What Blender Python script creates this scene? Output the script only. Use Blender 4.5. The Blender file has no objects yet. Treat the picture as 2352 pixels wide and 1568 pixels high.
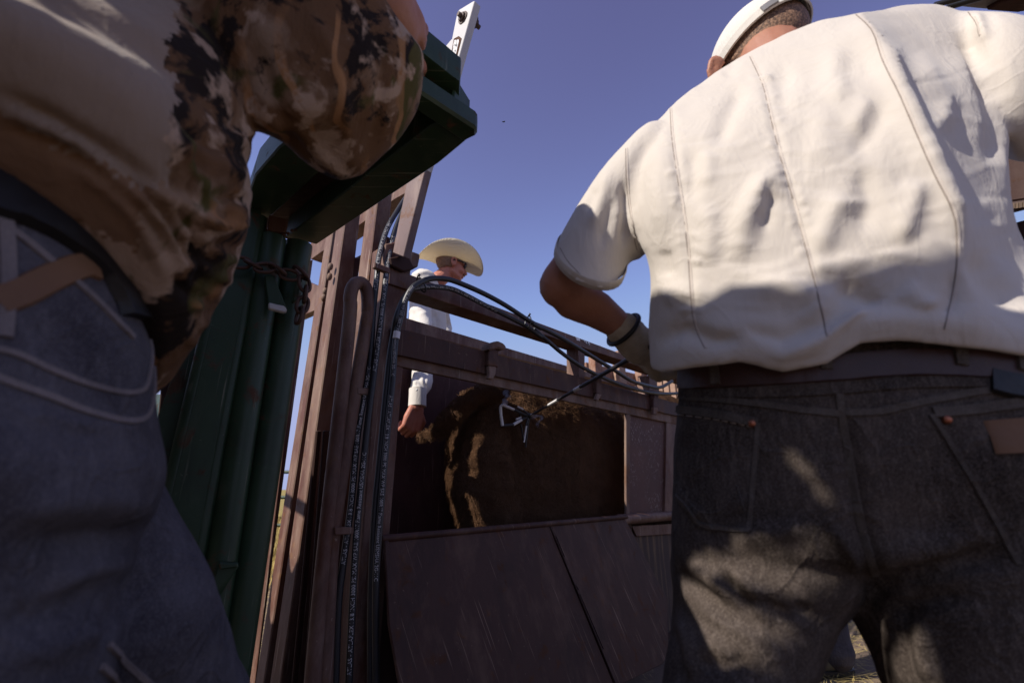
import bpy, bmesh, math, random
import numpy as np
from mathutils import Vector, Matrix, noise
from mathutils.bvhtree import BVHTree
random.seed(7); np.random.seed(7)
scene = bpy.context.scene
COL = scene.collection

# ------------------------------------------------------------------ camera
H = 0.90                       # camera height above the ground (crouching photographer)
TH = math.radians(17.8)        # looking up
FPX = 1070.0                   # focal length in units of a 2352 px wide frame
cam_data = bpy.data.cameras.new("camera")
cam_data.sensor_width = 36.0
cam_data.lens = 36.0 * FPX / 2352.0
cam_data.clip_start = 0.02
cam_data.clip_end = 3000
cam = bpy.data.objects.new("camera", cam_data); COL.objects.link(cam)
cam.location = (0, 0, H)
cam.rotation_euler = (math.radians(90) + TH, 0, 0)
cam_data.dof.use_dof = True
cam_data.dof.focus_distance = 1.6
cam_data.dof.aperture_fstop = 3.6
scene.camera = cam

# ------------------------------------------------------------------ sky, sun, exposure
SUN = Vector((-0.68, -0.40, 0.62)).normalized()      # towards the sun
sun_el = math.asin(SUN.z)
sun_az = math.atan2(SUN.x, SUN.y)
world = bpy.data.worlds.new("World"); scene.world = world; world.use_nodes = True
wn = world.node_tree.nodes; wl = world.node_tree.links
for n in list(wn): wn.remove(n)
w_out = wn.new('ShaderNodeOutputWorld'); w_bg = wn.new('ShaderNodeBackground')
w_sky = wn.new('ShaderNodeTexSky'); w_sky.sky_type = 'NISHITA'; w_sky.sun_disc = False
w_sky.sun_elevation = sun_el; w_sky.sun_rotation = sun_az
w_sky.altitude = 1500; w_sky.air_density = 1.0; w_sky.dust_density = 0.6; w_sky.ozone_density = 2.5
# the photograph's cool violet grade: each channel of the physical sky gets its own gain and softness
w_sep = wn.new('ShaderNodeSeparateColor'); w_cmb = wn.new('ShaderNodeCombineColor')
wl.new(w_sky.outputs[0], w_sep.inputs[0])
for k, (gain, powr) in enumerate(((3.7, 1.21), (6.0, 1.674), (4.0, 1.60))):
    q0 = wn.new('ShaderNodeMath'); q0.operation = 'MULTIPLY'; q0.inputs[1].default_value = 0.1
    q1 = wn.new('ShaderNodeMath'); q1.operation = 'POWER'; q1.inputs[1].default_value = powr
    q2 = wn.new('ShaderNodeMath'); q2.operation = 'MULTIPLY'; q2.inputs[1].default_value = gain * 10
    q3 = wn.new('ShaderNodeMath'); q3.operation = 'SMOOTH_MIN'; q3.inputs[1].default_value = (3.6, 4.1, 6.7)[k]; q3.inputs[2].default_value = 3.0; wl.new(q2.outputs[0], q3.inputs[0])
    wl.new(w_sep.outputs[k], q0.inputs[0]); wl.new(q0.outputs[0], q1.inputs[0]); wl.new(q1.outputs[0], q2.inputs[0]); wl.new(q3.outputs[0], w_cmb.inputs[k])
w_bg.inputs[1].default_value = 0.092
wl.new(w_cmb.outputs[0], w_bg.inputs[0]); wl.new(w_bg.outputs[0], w_out.inputs[0])
sun_data = bpy.data.lights.new("sun", 'SUN'); sun_data.energy = 4.9; sun_data.angle = math.radians(0.45)
sun_data.color = (1.0, 0.93, 0.85)
sun = bpy.data.objects.new("sun", sun_data); COL.objects.link(sun)
sun.rotation_euler = SUN.to_track_quat('Z', 'Y').to_euler()
scene.view_settings.view_transform = 'Standard'; scene.view_settings.look = 'None'
scene.view_settings.gamma = 1.0; scene.view_settings.exposure = 0.28
scene.view_settings.use_curve_mapping = False
scene.render.engine = 'CYCLES'
scene.cycles.max_bounces = 6; scene.cycles.diffuse_bounces = 3; scene.cycles.glossy_bounces = 3
scene.cycles.transparent_max_bounces = 8; scene.cycles.volume_bounces = 0

# ------------------------------------------------------------------ surveying helpers
# the photograph was surveyed like a site: a sight line (x, y in a 2352 x 1568 frame) is met with a real plane or distance
CAM = Vector((0, 0, H))
FWD = Vector((0, math.cos(TH), math.sin(TH))); UPV = Vector((0, -math.sin(TH), math.cos(TH))); RGT = Vector((1, 0, 0))
AZU = math.radians(44)
UA = Vector((math.sin(AZU), math.cos(AZU), 0))        # along the chute, away to the right
VA = Vector((-math.cos(AZU), math.sin(AZU), 0))       # across the chute, away to the left
ZA = Vector((0, 0, 1))
def ray(x, y): return RGT * ((x - 1176) / FPX) + UPV * ((784 - y) / FPX) + FWD
def PD(x, y, d): return CAM + ray(x, y) * d
def PN(x, y, n, k):
    r = ray(x, y); return CAM + r * (k / r.dot(n))
def PV(p, D): return PN(p[0], p[1], VA, D)
def PU(p, U): return PN(p[0], p[1], UA, U)
def PZ(p, z):
    r = ray(*p); return CAM + r * ((z - H) / r.z)
def PH(p, h):
    r = ray(*p); return CAM + r * (h / math.hypot(r.x, r.y))
def pix(P):
    q = P - CAM; d = q.dot(FWD)
    return (1176 + FPX * q.dot(RGT) / d, 784 - FPX * q.dot(UPV) / d)
def K(ox, oy, s): return lambda x, y: ((ox + x / s) / 1.063, (oy + y / s) / 1.063)
K1 = K(900, 800, 2.851); K2 = K(1300, 550, 3.92); K3 = K(1300, 0, 1.7425); KC = K(1600, 850, 1.919)
K4 = K(350, 1050, 2.5417); K5 = K(350, 550, 2.85); K6 = K(850, 500, 3.92); K7 = K(750, 450, 4.48)
K7B = K(880, 0, 4.48); KP = K(850, 1200, 2.767); KR = K(1480, 850, 8.7125); KG = K(940, 860, 6.533)
KB = K(1180, 930, 8.2545); KN = K(500, 0, 2.6133); KT = K(2200, 0, 7.84)

# ------------------------------------------------------------------ object helpers
def thing(name, label, cat, loc=(0, 0, 0), group=None):
    o = bpy.data.objects.new(name, None); COL.objects.link(o); o.location = loc
    o.empty_display_size = 0.1
    o['label'] = label; o['category'] = cat
    if group: o['group'] = group
    return o
def tag(o, label, cat, group=None):
    o['label'] = label; o['category'] = cat
    if group: o['group'] = group
    return o
def link(name, me, mat, parent=None, label=None):
    me.name = name
    o = bpy.data.objects.new(name, me); COL.objects.link(o)
    if mat is not None and len(me.materials) == 0: me.materials.append(mat)
    if parent is not None:
        o.parent = parent
        o.matrix_parent_inverse = Matrix.Translation(parent.location).inverted()
        # keep world coordinates while parented to an empty that sits at the thing's base
    if label: o['label'] = label
    return o
def smooth(me, on=True):
    me.polygons.foreach_set('use_smooth', [on] * len(me.polygons)); me.update()
def auto_smooth(me, ang=40):
    smooth(me)
    try: me.set_sharp_from_angle(angle=math.radians(ang))
    except Exception: pass
def mesh_pd(vs, fs, name='m'):
    me = bpy.data.meshes.new(name); me.from_pydata([tuple(v) for v in vs], [], fs); me.update(); return me
def prism_bm(bm, pts, ext, bevel=0.003, seg=1):
    """closed n-gon outline (3D points) pushed through by the vector ext"""
    b2 = bmesh.new()
    a = [b2.verts.new(p) for p in pts]; b = [b2.verts.new(Vector(p) + ext) for p in pts]
    n = len(pts)
    b2.faces.new(a); b2.faces.new(b[::-1])
    for i in range(n): b2.faces.new((a[i], b[i], b[(i + 1) % n], a[(i + 1) % n]))
    bmesh.ops.recalc_face_normals(b2, faces=b2.faces)
    if bevel > 0:
        bmesh.ops.bevel(b2, geom=list(b2.edges), offset=bevel, segments=seg, affect='EDGES', profile=0.6, clamp_overlap=True)
    tmp = bpy.data.meshes.new('t'); b2.to_mesh(tmp); b2.free(); bm.from_mesh(tmp); bpy.data.meshes.remove(tmp)
def prism(name, pts, ext, mat, parent=None, bevel=0.002, seg=1, label=None):
    bm = bmesh.new(); prism_bm(bm, pts, Vector(ext), bevel, seg)
    me = bpy.data.meshes.new(name); bm.to_mesh(me); bm.free()
    auto_smooth(me, 28)
    return link(name, me, mat, parent, label)
def boxV(name, px, D, w, mat, parent=None, **k):      # outline on a plane parallel to the chute's side, depth w
    return prism(name, [PV(p, D) for p in px], VA * w, mat, parent, **k)
def boxU(name, px, U, w, mat, parent=None, **k):      # outline on a plane across the chute's end
    return prism(name, [PU(p, U) for p in px], UA * w, mat, parent, **k)
def catmull(pts, n):
    P = [Vector(p) for p in pts]; P = [P[0] * 2 - P[1]] + P + [P[-1] * 2 - P[-2]]
    out = []
    for i in range(1, len(P) - 2):
        for k in range(n):
            t = k / n; a, b, c, d = P[i - 1], P[i], P[i + 1], P[i + 2]
            out.append(0.5 * ((2 * b) + (c - a) * t + (2 * a - 5 * b + 4 * c - d) * t * t + (3 * b - a - 3 * c + d) * t ** 3))
    out.append(P[-2]); return out
def tube_data(path, radii, seg=12, closed=False, cap=True):
    path = [Vector(p) for p in path]; n = len(path)
    if not hasattr(radii, '__len__'): radii = [radii] * n
    vs, fs = [], []
    T = []
    for i in range(n):
        if closed: t = path[(i + 1) % n] - path[i - 1]
        else: t = path[min(i + 1, n - 1)] - path[max(i - 1, 0)]
        T.append(t.normalized() if t.length > 1e-9 else Vector((0, 0, 1)))
    ref = Vector((0, 0, 1)) if abs(T[0].z) < 0.9 else Vector((1, 0, 0))
    N = (ref - T[0] * ref.dot(T[0])).normalized()
    for i in range(n):
        N = (N - T[i] * N.dot(T[i]));  N = N.normalized() if N.length > 1e-6 else T[i].orthogonal().normalized()
        B = T[i].cross(N)
        for k in range(seg):
            a = 2 * math.pi * k / seg
            vs.append(path[i] + (N * math.cos(a) + B * math.sin(a)) * radii[i])
    m = n if closed else n - 1
    for i in range(m):
        for k in range(seg):
            k2 = (k + 1) % seg; j = (i + 1) % n
            fs.append((i * seg + k, i * seg + k2, j * seg + k2, j * seg + k))
    if cap and not closed:
        fs.append(tuple(range(seg))[::-1]); fs.append(tuple(range((n - 1) * seg, n * seg)))
    return vs, fs
def tube(name, path, r, mat, parent=None, seg=12, closed=False, label=None):
    vs, fs = tube_data(path, r, seg, closed); me = mesh_pd(vs, fs, name); auto_smooth(me, 50)
    return link(name, me, mat, parent, label)
def merge(parts):
    vs, fs = [], []
    for v, f in parts:
        o = len(vs); vs += list(v); fs += [tuple(i + o for i in q) for q in f]
    return vs, fs
def capsule_chain(pts, seg=16):
    """[(Vector, r), ...] -> tapered limb with rounded ends, closed"""
    P = [Vector(p) for p, r in pts]; R = [r for p, r in pts]
    Q, S = [], []
    d0 = (P[1] - P[0]).normalized(); d1 = (P[-1] - P[-2]).normalized()
    for a in (80, 55, 28): Q.append(P[0] - d0 * R[0] * math.sin(math.radians(a))); S.append(R[0] * math.cos(math.radians(a)))
    for i in range(len(P)):
        Q.append(P[i]); S.append(R[i])
        if i < len(P) - 1:
            Q.append((P[i] + P[i + 1]) / 2); S.append((R[i] + R[i + 1]) / 2)
    for a in (28, 55, 80): Q.append(P[-1] + d1 * R[-1] * math.sin(math.radians(a))); S.append(R[-1] * math.cos(math.radians(a)))
    parts = [tube_data(Q, S, seg)]
    for p, r in zip(P[1:-1], R[1:-1]): parts.append(ball(p, (r, r, r), seg, 8))
    return merge(parts)
def ball(c, rad, seg=20, rings=12, rot=None):
    vs, fs = [], []
    c = Vector(c)
    for i in range(1, rings):
        a = math.pi * i / rings
        for k in range(seg):
            b = 2 * math.pi * k / seg
            v = Vector((rad[0] * math.sin(a) * math.cos(b), rad[1] * math.sin(a) * math.sin(b), rad[2] * math.cos(a)))
            if rot is not None: v = rot @ v
            vs.append(c + v)
    t = Vector((0, 0, rad[2]));  t = rot @ t if rot is not None else t
    vs.append(c + t); vs.append(c - t); nt = len(vs) - 2
    for i in range(rings - 2):
        for k in range(seg):
            k2 = (k + 1) % seg
            fs.append((i * seg + k, (i + 1) * seg + k, (i + 1) * seg + k2, i * seg + k2))
    for k in range(seg):
        k2 = (k + 1) % seg
        fs.append((k, k2, nt)); fs.append(((rings - 2) * seg + k2, (rings - 2) * seg + k, nt + 1))
    return vs, fs
def rings_loft(rings, seg=40):
    """rings: lists of seg points; closed with caps"""
    vs, fs = [], []
    for r in rings: vs += r
    n = len(rings)
    for i in range(n - 1):
        for k in range(seg):
            k2 = (k + 1) % seg
            fs.append((i * seg + k, i * seg + k2, (i + 1) * seg + k2, (i + 1) * seg + k))
    fs.append(tuple(range(seg))[::-1]); fs.append(tuple(range((n - 1) * seg, n * seg)))
    return vs, fs
def sight_ring(l, r, dl, dr, b, pw=2.3, sag=0.0, seg=40):
    """cross-section of a body between two sighted outline points at distances dl, dr; half thickness b"""
    A = PD(l[0], l[1], dl); B = PD(r[0], r[1], dr)
    c = (A + B) / 2; w = (B - A) / 2; D = (c - CAM).length
    s = math.sqrt(max(0.3, 1 - (b / D) ** 2)); w = w * s
    away = (c - CAM).normalized(); wn_ = w.normalized(); away = (away - wn_ * away.dot(wn_)).normalized()
    out = []
    for k in range(seg):
        a = 2 * math.pi * k / seg; ca, sa = math.cos(a), math.sin(a)
        x = math.copysign(abs(ca) ** (2 / pw), ca); y = math.copysign(abs(sa) ** (2 / pw), sa)
        p = c + w * x + away * (b * y)
        if sag: p = p + UPV * (sag * y)       # near side lower (y < 0) when sag > 0
        out.append(p)
    return out
def resample_rings(R, k=3):
    out = []
    n = len(R); seg = len(R[0])
    P = [[2 * R[0][j] - R[1][j] for j in range(seg)]] + R + [[2 * R[-1][j] - R[-2][j] for j in range(seg)]]
    for i in range(1, n):
        a, b, c, d = P[i - 1], P[i], P[i + 1], P[i + 2]
        for q in range(k):
            t = q / k
            out.append([0.5 * ((2 * b[j]) + (c[j] - a[j]) * t + (2 * a[j] - 5 * b[j] + 4 * c[j] - d[j]) * t * t + (3 * b[j] - a[j] - 3 * c[j] + d[j]) * t ** 3) for j in range(seg)])
    out.append(R[-1]); return out
def fuse(name, parts, voxel, smooth_it=6, factor=0.5):
    """several closed overlapping volumes -> one continuous skin"""
    vs, fs = merge(parts); me = mesh_pd(vs, fs, name)
    bm = bmesh.new(); bm.from_mesh(me); bmesh.ops.recalc_face_normals(bm, faces=bm.faces); bm.to_mesh(me); bm.free()
    o = bpy.data.objects.new('tmp', me); COL.objects.link(o)
    m = o.modifiers.new('r', 'REMESH'); m.mode = 'VOXEL'; m.voxel_size = voxel; m.adaptivity = 0
    if smooth_it:
        s = o.modifiers.new('s', 'SMOOTH'); s.factor = factor; s.iterations = smooth_it
    dg = bpy.context.evaluated_depsgraph_get(); dg.update()
    out = bpy.data.meshes.new_from_object(o.evaluated_get(dg)); out.name = name
    bpy.data.objects.remove(o); bpy.data.meshes.remove(me)
    smooth(out); return out
def co_no(me):
    n = len(me.vertices); co = np.empty(n * 3); no = np.empty(n * 3)
    me.vertices.foreach_get('co', co); me.vertices.foreach_get('normal', no)
    return co.reshape(-1, 3), no.reshape(-1, 3)
def set_co(me, co): me.vertices.foreach_set('co', co.ravel()); me.update()
_R = np.array(RGT); _U = np.array(UPV); _F = np.array(FWD); _C = np.array(CAM)
def project(co):
    q = co - _C; d = q @ _F; d = np.where(d < 0.03, 0.03, d)
    return 1176 + FPX * (q @ _R) / d, 784 - FPX * (q @ _U) / d
def sculpt(me, strokes, facing=0.05):
    """press or raise folds along sighted lines: (points, width, height)"""
    co, no = co_no(me); X, Y = project(co)
    view = _C - co; view /= np.linalg.norm(view, axis=1)[:, None]
    mask = np.clip(((view * no).sum(1) + 0.1) / 0.3, 0, 1)
    disp = np.zeros(len(co))
    for pts, w, amp in strokes:
        n = len(pts) - 1; best = np.full(len(co), 1e9); par = np.zeros(len(co))
        for i in range(n):
            ax, ay = pts[i]; bx, by = pts[i + 1]
            dx, dy = bx - ax, by - ay; L2 = dx * dx + dy * dy + 1e-6
            t = np.clip(((X - ax) * dx + (Y - ay) * dy) / L2, 0, 1)
            d = np.hypot(X - ax - t * dx, Y - ay - t * dy)
            u = d < best; best = np.where(u, d, best); par = np.where(u, (i + t) / n, par)
        taper = np.clip(np.minimum(par, 1 - par) * 4 + 0.15, 0, 1)
        disp += amp * taper * np.exp(-(best / w) ** 2)
    co = co + no * (disp * mask)[:, None]; set_co(me, co)
def fbm(me, scale, amp, stretch=(1, 1, 1), seed=0.0, octaves=3):
    co, no = co_no(me); d = np.empty(len(co))
    for i, c in enumerate(co):
        d[i] = noise.fractal(Vector((c[0] * stretch[0] * scale + seed, c[1] * stretch[1] * scale, c[2] * stretch[2] * scale)), 1.0, 2.0, octaves)
    co = co + no * (d * amp)[:, None]; set_co(me, co)
def bvh_of(me):
    return BVHTree.FromPolygons([v.co.copy() for v in me.vertices], [tuple(p.vertices) for p in me.polygons])
def lay(bvh, px, n=6, lift=0.0):
    """sighted polyline laid on a surface"""
    pts = []
    cm = catmull([(p[0], p[1], 0) for p in px], n) if len(px) > 2 else [Vector((px[0][0] + (px[1][0] - px[0][0]) * k / 20, px[0][1] + (px[1][1] - px[0][1]) * k / 20, 0)) for k in range(21)]
    for q in cm:
        d = ray(q.x, q.y).normalized(); h = bvh.ray_cast(CAM, d)
        if h[0] is not None: pts.append((h[0] + h[1] * lift, h[1]))
    return pts
def ribbon(name, pn, w, t, mat, parent, label=None):
    """flat raised strip along laid points [(p, normal)]"""
    if len(pn) < 2: return None
    vs, fs = [], []
    n = len(pn)
    for i in range(n):
        p, no = pn[i]; tt = (pn[min(i + 1, n - 1)][0] - pn[max(i - 1, 0)][0]).normalized(); s = tt.cross(no).normalized() * (w / 2)
        vs += [p - s - no * t * .6, p - s * .86 + no * t, p + s * .86 + no * t, p + s - no * t * .6]
    for i in range(n - 1):
        for k in range(4):
            k2 = (k + 1) % 4; fs.append((i * 4 + k, i * 4 + k2, i * 4 + 4 + k2, i * 4 + 4 + k))
    fs.append((0, 3, 2, 1)); m = (n - 1) * 4; fs.append((m, m + 1, m + 2, m + 3))
    me = mesh_pd(vs, fs, name); auto_smooth(me, 60); return link(name, me, mat, parent, label)
def dashes(name, pn, w, t, mat, parent, on=3, off=2):
    out = []
    i = 0
    while i + on < len(pn):
        seg = pn[i:i + on + 1]; vs = []
        for p, no in seg:
            pass
        v, f = tube_data([p + no * t * .3 for p, no in seg], w / 2, 5); out.append((v, f)); i += on + off
    if out:
        vs, fs = merge(out); me = mesh_pd(vs, fs, name); smooth(me); o = link(name, me, mat, parent); o['kind'] = 'stuff'; return o
def bolt(name, c, axis, r, h, mat, parent):
    axis = Vector(axis).normalized()
    vs, fs = merge([tube_data([c, c + axis * h * .45], r * 1.05, 6), tube_data([c - axis * .002, c + axis * h], r * .55, 10), tube_data([c - axis * .003, c + axis * .002], r * 1.5, 16)])
    me = mesh_pd(vs, fs, name); auto_smooth(me, 30); return link(name, me, mat, parent)

# ------------------------------------------------------------------ materials
class NT:
    def __init__(s, name):
        s.m = bpy.data.materials.new(name); s.m.use_nodes = True; s.t = s.m.node_tree
        s.b = s.t.nodes['Principled BSDF']; s.tc = s.t.nodes.new('ShaderNodeTexCoord')
    def n(s, typ, **k):
        x = s.t.nodes.new(typ)
        for a, v in k.items(): setattr(x, a, v)
        return x
    def l(s, a, b): s.t.links.new(a, b)
    def mapping(s, sc=(1, 1, 1), rot=(0, 0, 0)):
        m = s.n('ShaderNodeMapping'); m.inputs['Scale'].default_value = sc; m.inputs['Rotation'].default_value = rot
        s.l(s.tc.outputs['Object'], m.inputs[0]); return m.outputs[0]
    def noise(s, scale, detail=4, rough=0.55, vec=None, dist=0):
        x = s.n('ShaderNodeTexNoise'); x.inputs['Scale'].default_value = scale; x.inputs['Detail'].default_value = detail
        x.inputs['Roughness'].default_value = rough; x.inputs['Distortion'].default_value = dist
        s.l(vec if vec is not None else s.tc.outputs['Object'], x.inputs['Vector']); return x.outputs[0]
    def ramp(s, fac, stops):
        r = s.n('ShaderNodeValToRGB'); el = r.color_ramp.elements
        while len(el) < len(stops): el.new(0.5)
        for e, (p, c) in zip(el, stops):
            e.position = p; e.color = (c, c, c, 1) if not hasattr(c, '__len__') else (*c, 1)
        s.l(fac, r.inputs[0]); return r.outputs[0]
    def mix(s, fac, a, b, mode='MIX'):
        x = s.n('ShaderNodeMix', data_type='RGBA', blend_type=mode)
        for sock, v in ((x.inputs[0], fac), (x.inputs[6], a), (x.inputs[7], b)):
            if isinstance(v, (int, float)): sock.default_value = v
            elif hasattr(v, '__len__'): sock.default_value = (*v, 1) if len(v) == 3 else v
            else: s.l(v, sock)
        return x.outputs[2]
    def mul(s, a, b):
        x = s.n('ShaderNodeMath', operation='MULTIPLY')
        for sock, v in ((x.inputs[0], a), (x.inputs[1], b)):
            if isinstance(v, (int, float)): sock.default_value = v
            else: s.l(v, sock)
        return x.outputs[0]
    def bump(s, h, strength=0.3, dist=0.01, prev=None):
        x = s.n('ShaderNodeBump'); x.inputs['Strength'].default_value = strength; x.inputs['Distance'].default_value = dist
        s.l(h, x.inputs['Height'])
        if prev is not None: s.l(prev, x.inputs['Normal'])
        return x.outputs[0]
    def done(s, col=None, rough=None, nrm=None, metal=0, spec=0.5):
        for sock, v in ((s.b.inputs['Base Color'], col), (s.b.inputs['Roughness'], rough), (s.b.inputs['Normal'], nrm)):
            if v is None: continue
            if isinstance(v, (int, float)): sock.default_value = v
            elif hasattr(v, '__len__'): sock.default_value = (*v, 1)
            else: s.l(v, sock)
        s.b.inputs['Metallic'].default_value = metal; s.b.inputs['Specular IOR Level'].default_value = spec
        return s.m
def painted_steel(name, base, rust, dust, rust_amt=0.58, dust_amt=0.5, rough=0.42, spec=0.5):
    s = NT(name)
    big = s.noise(3.0, 5, 0.6); mid = s.noise(16, 6, 0.62, dist=.4); fine = s.noise(140, 3, 0.6)
    base2 = tuple(c * 0.72 for c in base)
    c = s.mix(big, base2, base)
    rm = s.ramp(mid, [(rust_amt, 0.0), (rust_amt + .09, 1.0)])
    c = s.mix(s.mul(rm, .85), c, rust)
    # scratches: thin stretched noise in three directions
    scr = None
    for k, rot in enumerate(((0.3, 0.2, 0.5), (1.1, 0.4, 2.0), (0.1, 1.3, 1.2))):
        v = s.mapping((2.5, 130, 2.5), rot); q = s.ramp(s.noise(1.0, 2, 0.5, v), [(0.68, 0.0), (0.72, 1.0)])
        gate = s.ramp(s.noise(4 + k, 2, 0.5), [(0.44, 0.0), (0.56, 1.0)]); q = s.mul(q, gate)
        if scr is None: scr = q
        else:
            a = s.n('ShaderNodeMath', operation='MAXIMUM'); s.l(scr, a.inputs[0]); s.l(q, a.inputs[1]); scr = a.outputs[0]
    c = s.mix(s.mul(scr, .85), c, dust)
    dm = s.ramp(s.noise(7, 6, 0.7, s.mapping((1, 1, .35))), [(dust_amt, 0.0), (dust_amt + .25, 1.0)])
    c = s.mix(s.mul(dm, .42), c, dust); dk = s.ramp(s.noise(5, 6, .7, s.mapping((1, 1, .5)), .8), [(.50, 0.), (.66, 1.)]); c = s.mix(s.mul(dk, .55), c, tuple(q * .35 for q in base))
    spk = s.ramp(s.noise(75, 2, .5), [(0.72, 0.0), (0.75, 1.0)])
    c = s.mix(s.mul(spk, .35), c, dust)
    nb = s.bump(fine, 0.12, 0.002); nb = s.bump(rm, 0.25, 0.001, nb); nb = s.bump(big, 0.25, 0.01, nb)
    r = s.mix(rm, (rough,) * 3, (.85,) * 3)
    r = s.mix(s.mul(dm, .6), r, (.8,) * 3)
    return s.done(c, r, nb, spec=spec)
M = {}
M['red_steel'] = painted_steel('red_steel', (.115, .044, .026), (.13, .055, .022), (.36, .27, .21), .57, .42, .55, .35)
M['dusty_steel'] = painted_steel('dusty_steel', (.15, .085, .06), (.13, .06, .03), (.34, .25, .19), .5, .42, .7, .3)
M['panel_steel'] = painted_steel('panel_steel', (.066, .025, .015), (.09, .036, .015), (.24, .15, .10), .58, .50, .6, .28)
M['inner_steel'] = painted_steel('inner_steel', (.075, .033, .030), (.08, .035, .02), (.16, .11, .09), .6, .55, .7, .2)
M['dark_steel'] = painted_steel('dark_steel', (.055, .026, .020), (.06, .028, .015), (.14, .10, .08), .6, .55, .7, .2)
M['green_steel'] = painted_steel('green_steel', (.024, .052, .022), (.085, .034, .016), (.14, .15, .10), .59, .55, .45, .4)
M['rust_edge'] = painted_steel('rust_edge', (.11, .05, .028), (.07, .03, .015), (.2, .13, .09), .5, .5, .8, .2)
M['faded_red'] = painted_steel('faded_red', (.19, .125, .115), (.16, .085, .055), (.36, .28, .24), .56, .46, .55, .4)
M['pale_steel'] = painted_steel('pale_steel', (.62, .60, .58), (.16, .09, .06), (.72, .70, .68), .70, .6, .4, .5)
M['speck_steel'] = (lambda: (
    (lambda s: s.done(s.mix(s.mul(s.ramp(s.noise(85, 3, .6, s.mapping((1, 1, .6))), [(.57, 0.), (.63, 1.)]), s.ramp(s.noise(9, 3, .5), [(.42, 0.), (.6, 1.)])), s.mix(s.noise(5, 4), (.05, .022, .02), (.12, .05, .035)), (.22, .17, .145)), .7, s.bump(s.noise(60, 4), .3, .003)))(NT('speck_steel'))))()
s = NT('drip_steel'); v = s.mapping((30, 30, 2.5)); dr = s.ramp(s.noise(1, 4, .6, v), [(.5, 0.), (.7, 1.)])
M['drip_steel'] = s.done(s.mix(dr, (.045, .025, .02), (.16, .10, .05)), .75, s.bump(dr, .2, .002))
def plain(name, col, rough=.6, spec=.4, bump=None, metal=0, var=.25, sc=20):
    s = NT(name); c = s.mix(s.noise(sc, 4), tuple(x * (1 - var) for x in col), tuple(min(1, x * (1 + var * .6)) for x in col))
    nb = s.bump(s.noise(bump[0], 4, .6), bump[1], bump[2]) if bump else None
    return s.done(c, rough, nb, metal, spec)
M['rubber'] = plain('rubber', (.018, .018, .020), .45, .5, (90, .25, .002), var=.4)
M['print'] = plain('print', (.62, .60, .58), .6, .3, var=.35, sc=60)
M['chain'] = plain('chain', (.10, .055, .04), .55, .5, (70, .5, .003), metal=.5, var=.5)
M['bolt'] = plain('bolt', (.10, .065, .05), .6, .4, (80, .5, .003), var=.5)
M['iron'] = plain('iron', (.022, .02, .022), .5, .5, (60, .3, .002), var=.4)
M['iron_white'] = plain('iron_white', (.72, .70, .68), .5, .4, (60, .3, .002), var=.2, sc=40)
M['skin'] = (lambda s: s.done(s.mix(s.noise(30, 5, .6), (.30, .125, .075), (.42, .20, .13)), .5, s.bump(s.noise(160, 4, .6), .35, .002), spec=.35))(NT('skin'))
M['skin_red'] = (lambda s: s.done(s.mix(s.noise(25, 5, .6), (.40, .13, .085), (.50, .22, .15)), .5, s.bump(s.noise(160, 4, .6), .3, .002), spec=.35))(NT('skin_red'))
M['stubble'] = (lambda s: s.done(s.mix(s.ramp(s.noise(260, 2, .5), [(.4, 0.), (.62, 1.)]), (.10, .055, .035), (.30, .17, .10)), .7, s.bump(s.noise(300, 3, .6), .6, .003)))(NT('stubble'))
for k in ('skin', 'skin_red'):
    b = M[k].node_tree.nodes['Principled BSDF']; b.inputs['Subsurface Weight'].default_value = .12; b.inputs['Subsurface Radius'].default_value = (.012, .004, .002)
def cloth(name, col, col2, weave=900, rough=.85, wr=.5, blotch=6, sheen=.15):
    s = NT(name)
    wv = s.noise(weave, 2, .5); wk = s.noise(38, 5, .62, s.mapping((1, 1, .55)), .6); wk2 = s.noise(13, 4, .55, s.mapping((1.4, 1, .5), (0, .5, 0)), .8)
    c = s.mix(s.noise(blotch, 5, .6), col, col2)
    cr = s.ramp(s.noise(7.5, 3, .5, s.mapping((1, 1, .7), (.3, .2, .4)), 1.4), [(.46, 0.), (.50, 1.), (.54, 0.)]); cr2 = s.ramp(s.noise(17, 3, .5, s.mapping((1, 1.3, .8), (.8, .5, .1)), 1.0), [(.47, 0.), (.50, 1.), (.53, 0.)])
    nb = s.bump(wv, .12, .001); nb = s.bump(cr, .11, .004, nb); nb = s.bump(cr2, .05, .003, nb); nb = s.bump(wk, wr * .35, .008, nb); nb = s.bump(wk2, wr, .02, nb)
    m = s.done(c, rough, nb, spec=.15); s.b.inputs['Sheen Weight'].default_value = sheen; s.b.inputs['Sheen Roughness'].default_value = .5
    return m
M['cream_cloth'] = cloth('cream_cloth', (.50, .452, .395), (.57, .52, .46), wr=.20)
M['cream_seam'] = cloth('cream_seam', (.48, .42, .36), (.58, .52, .46), wr=.2)
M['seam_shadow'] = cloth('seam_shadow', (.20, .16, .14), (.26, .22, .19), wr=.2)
M['white_cloth'] = cloth('white_cloth', (.58, .545, .49), (.68, .64, .58), wr=.3)
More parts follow.
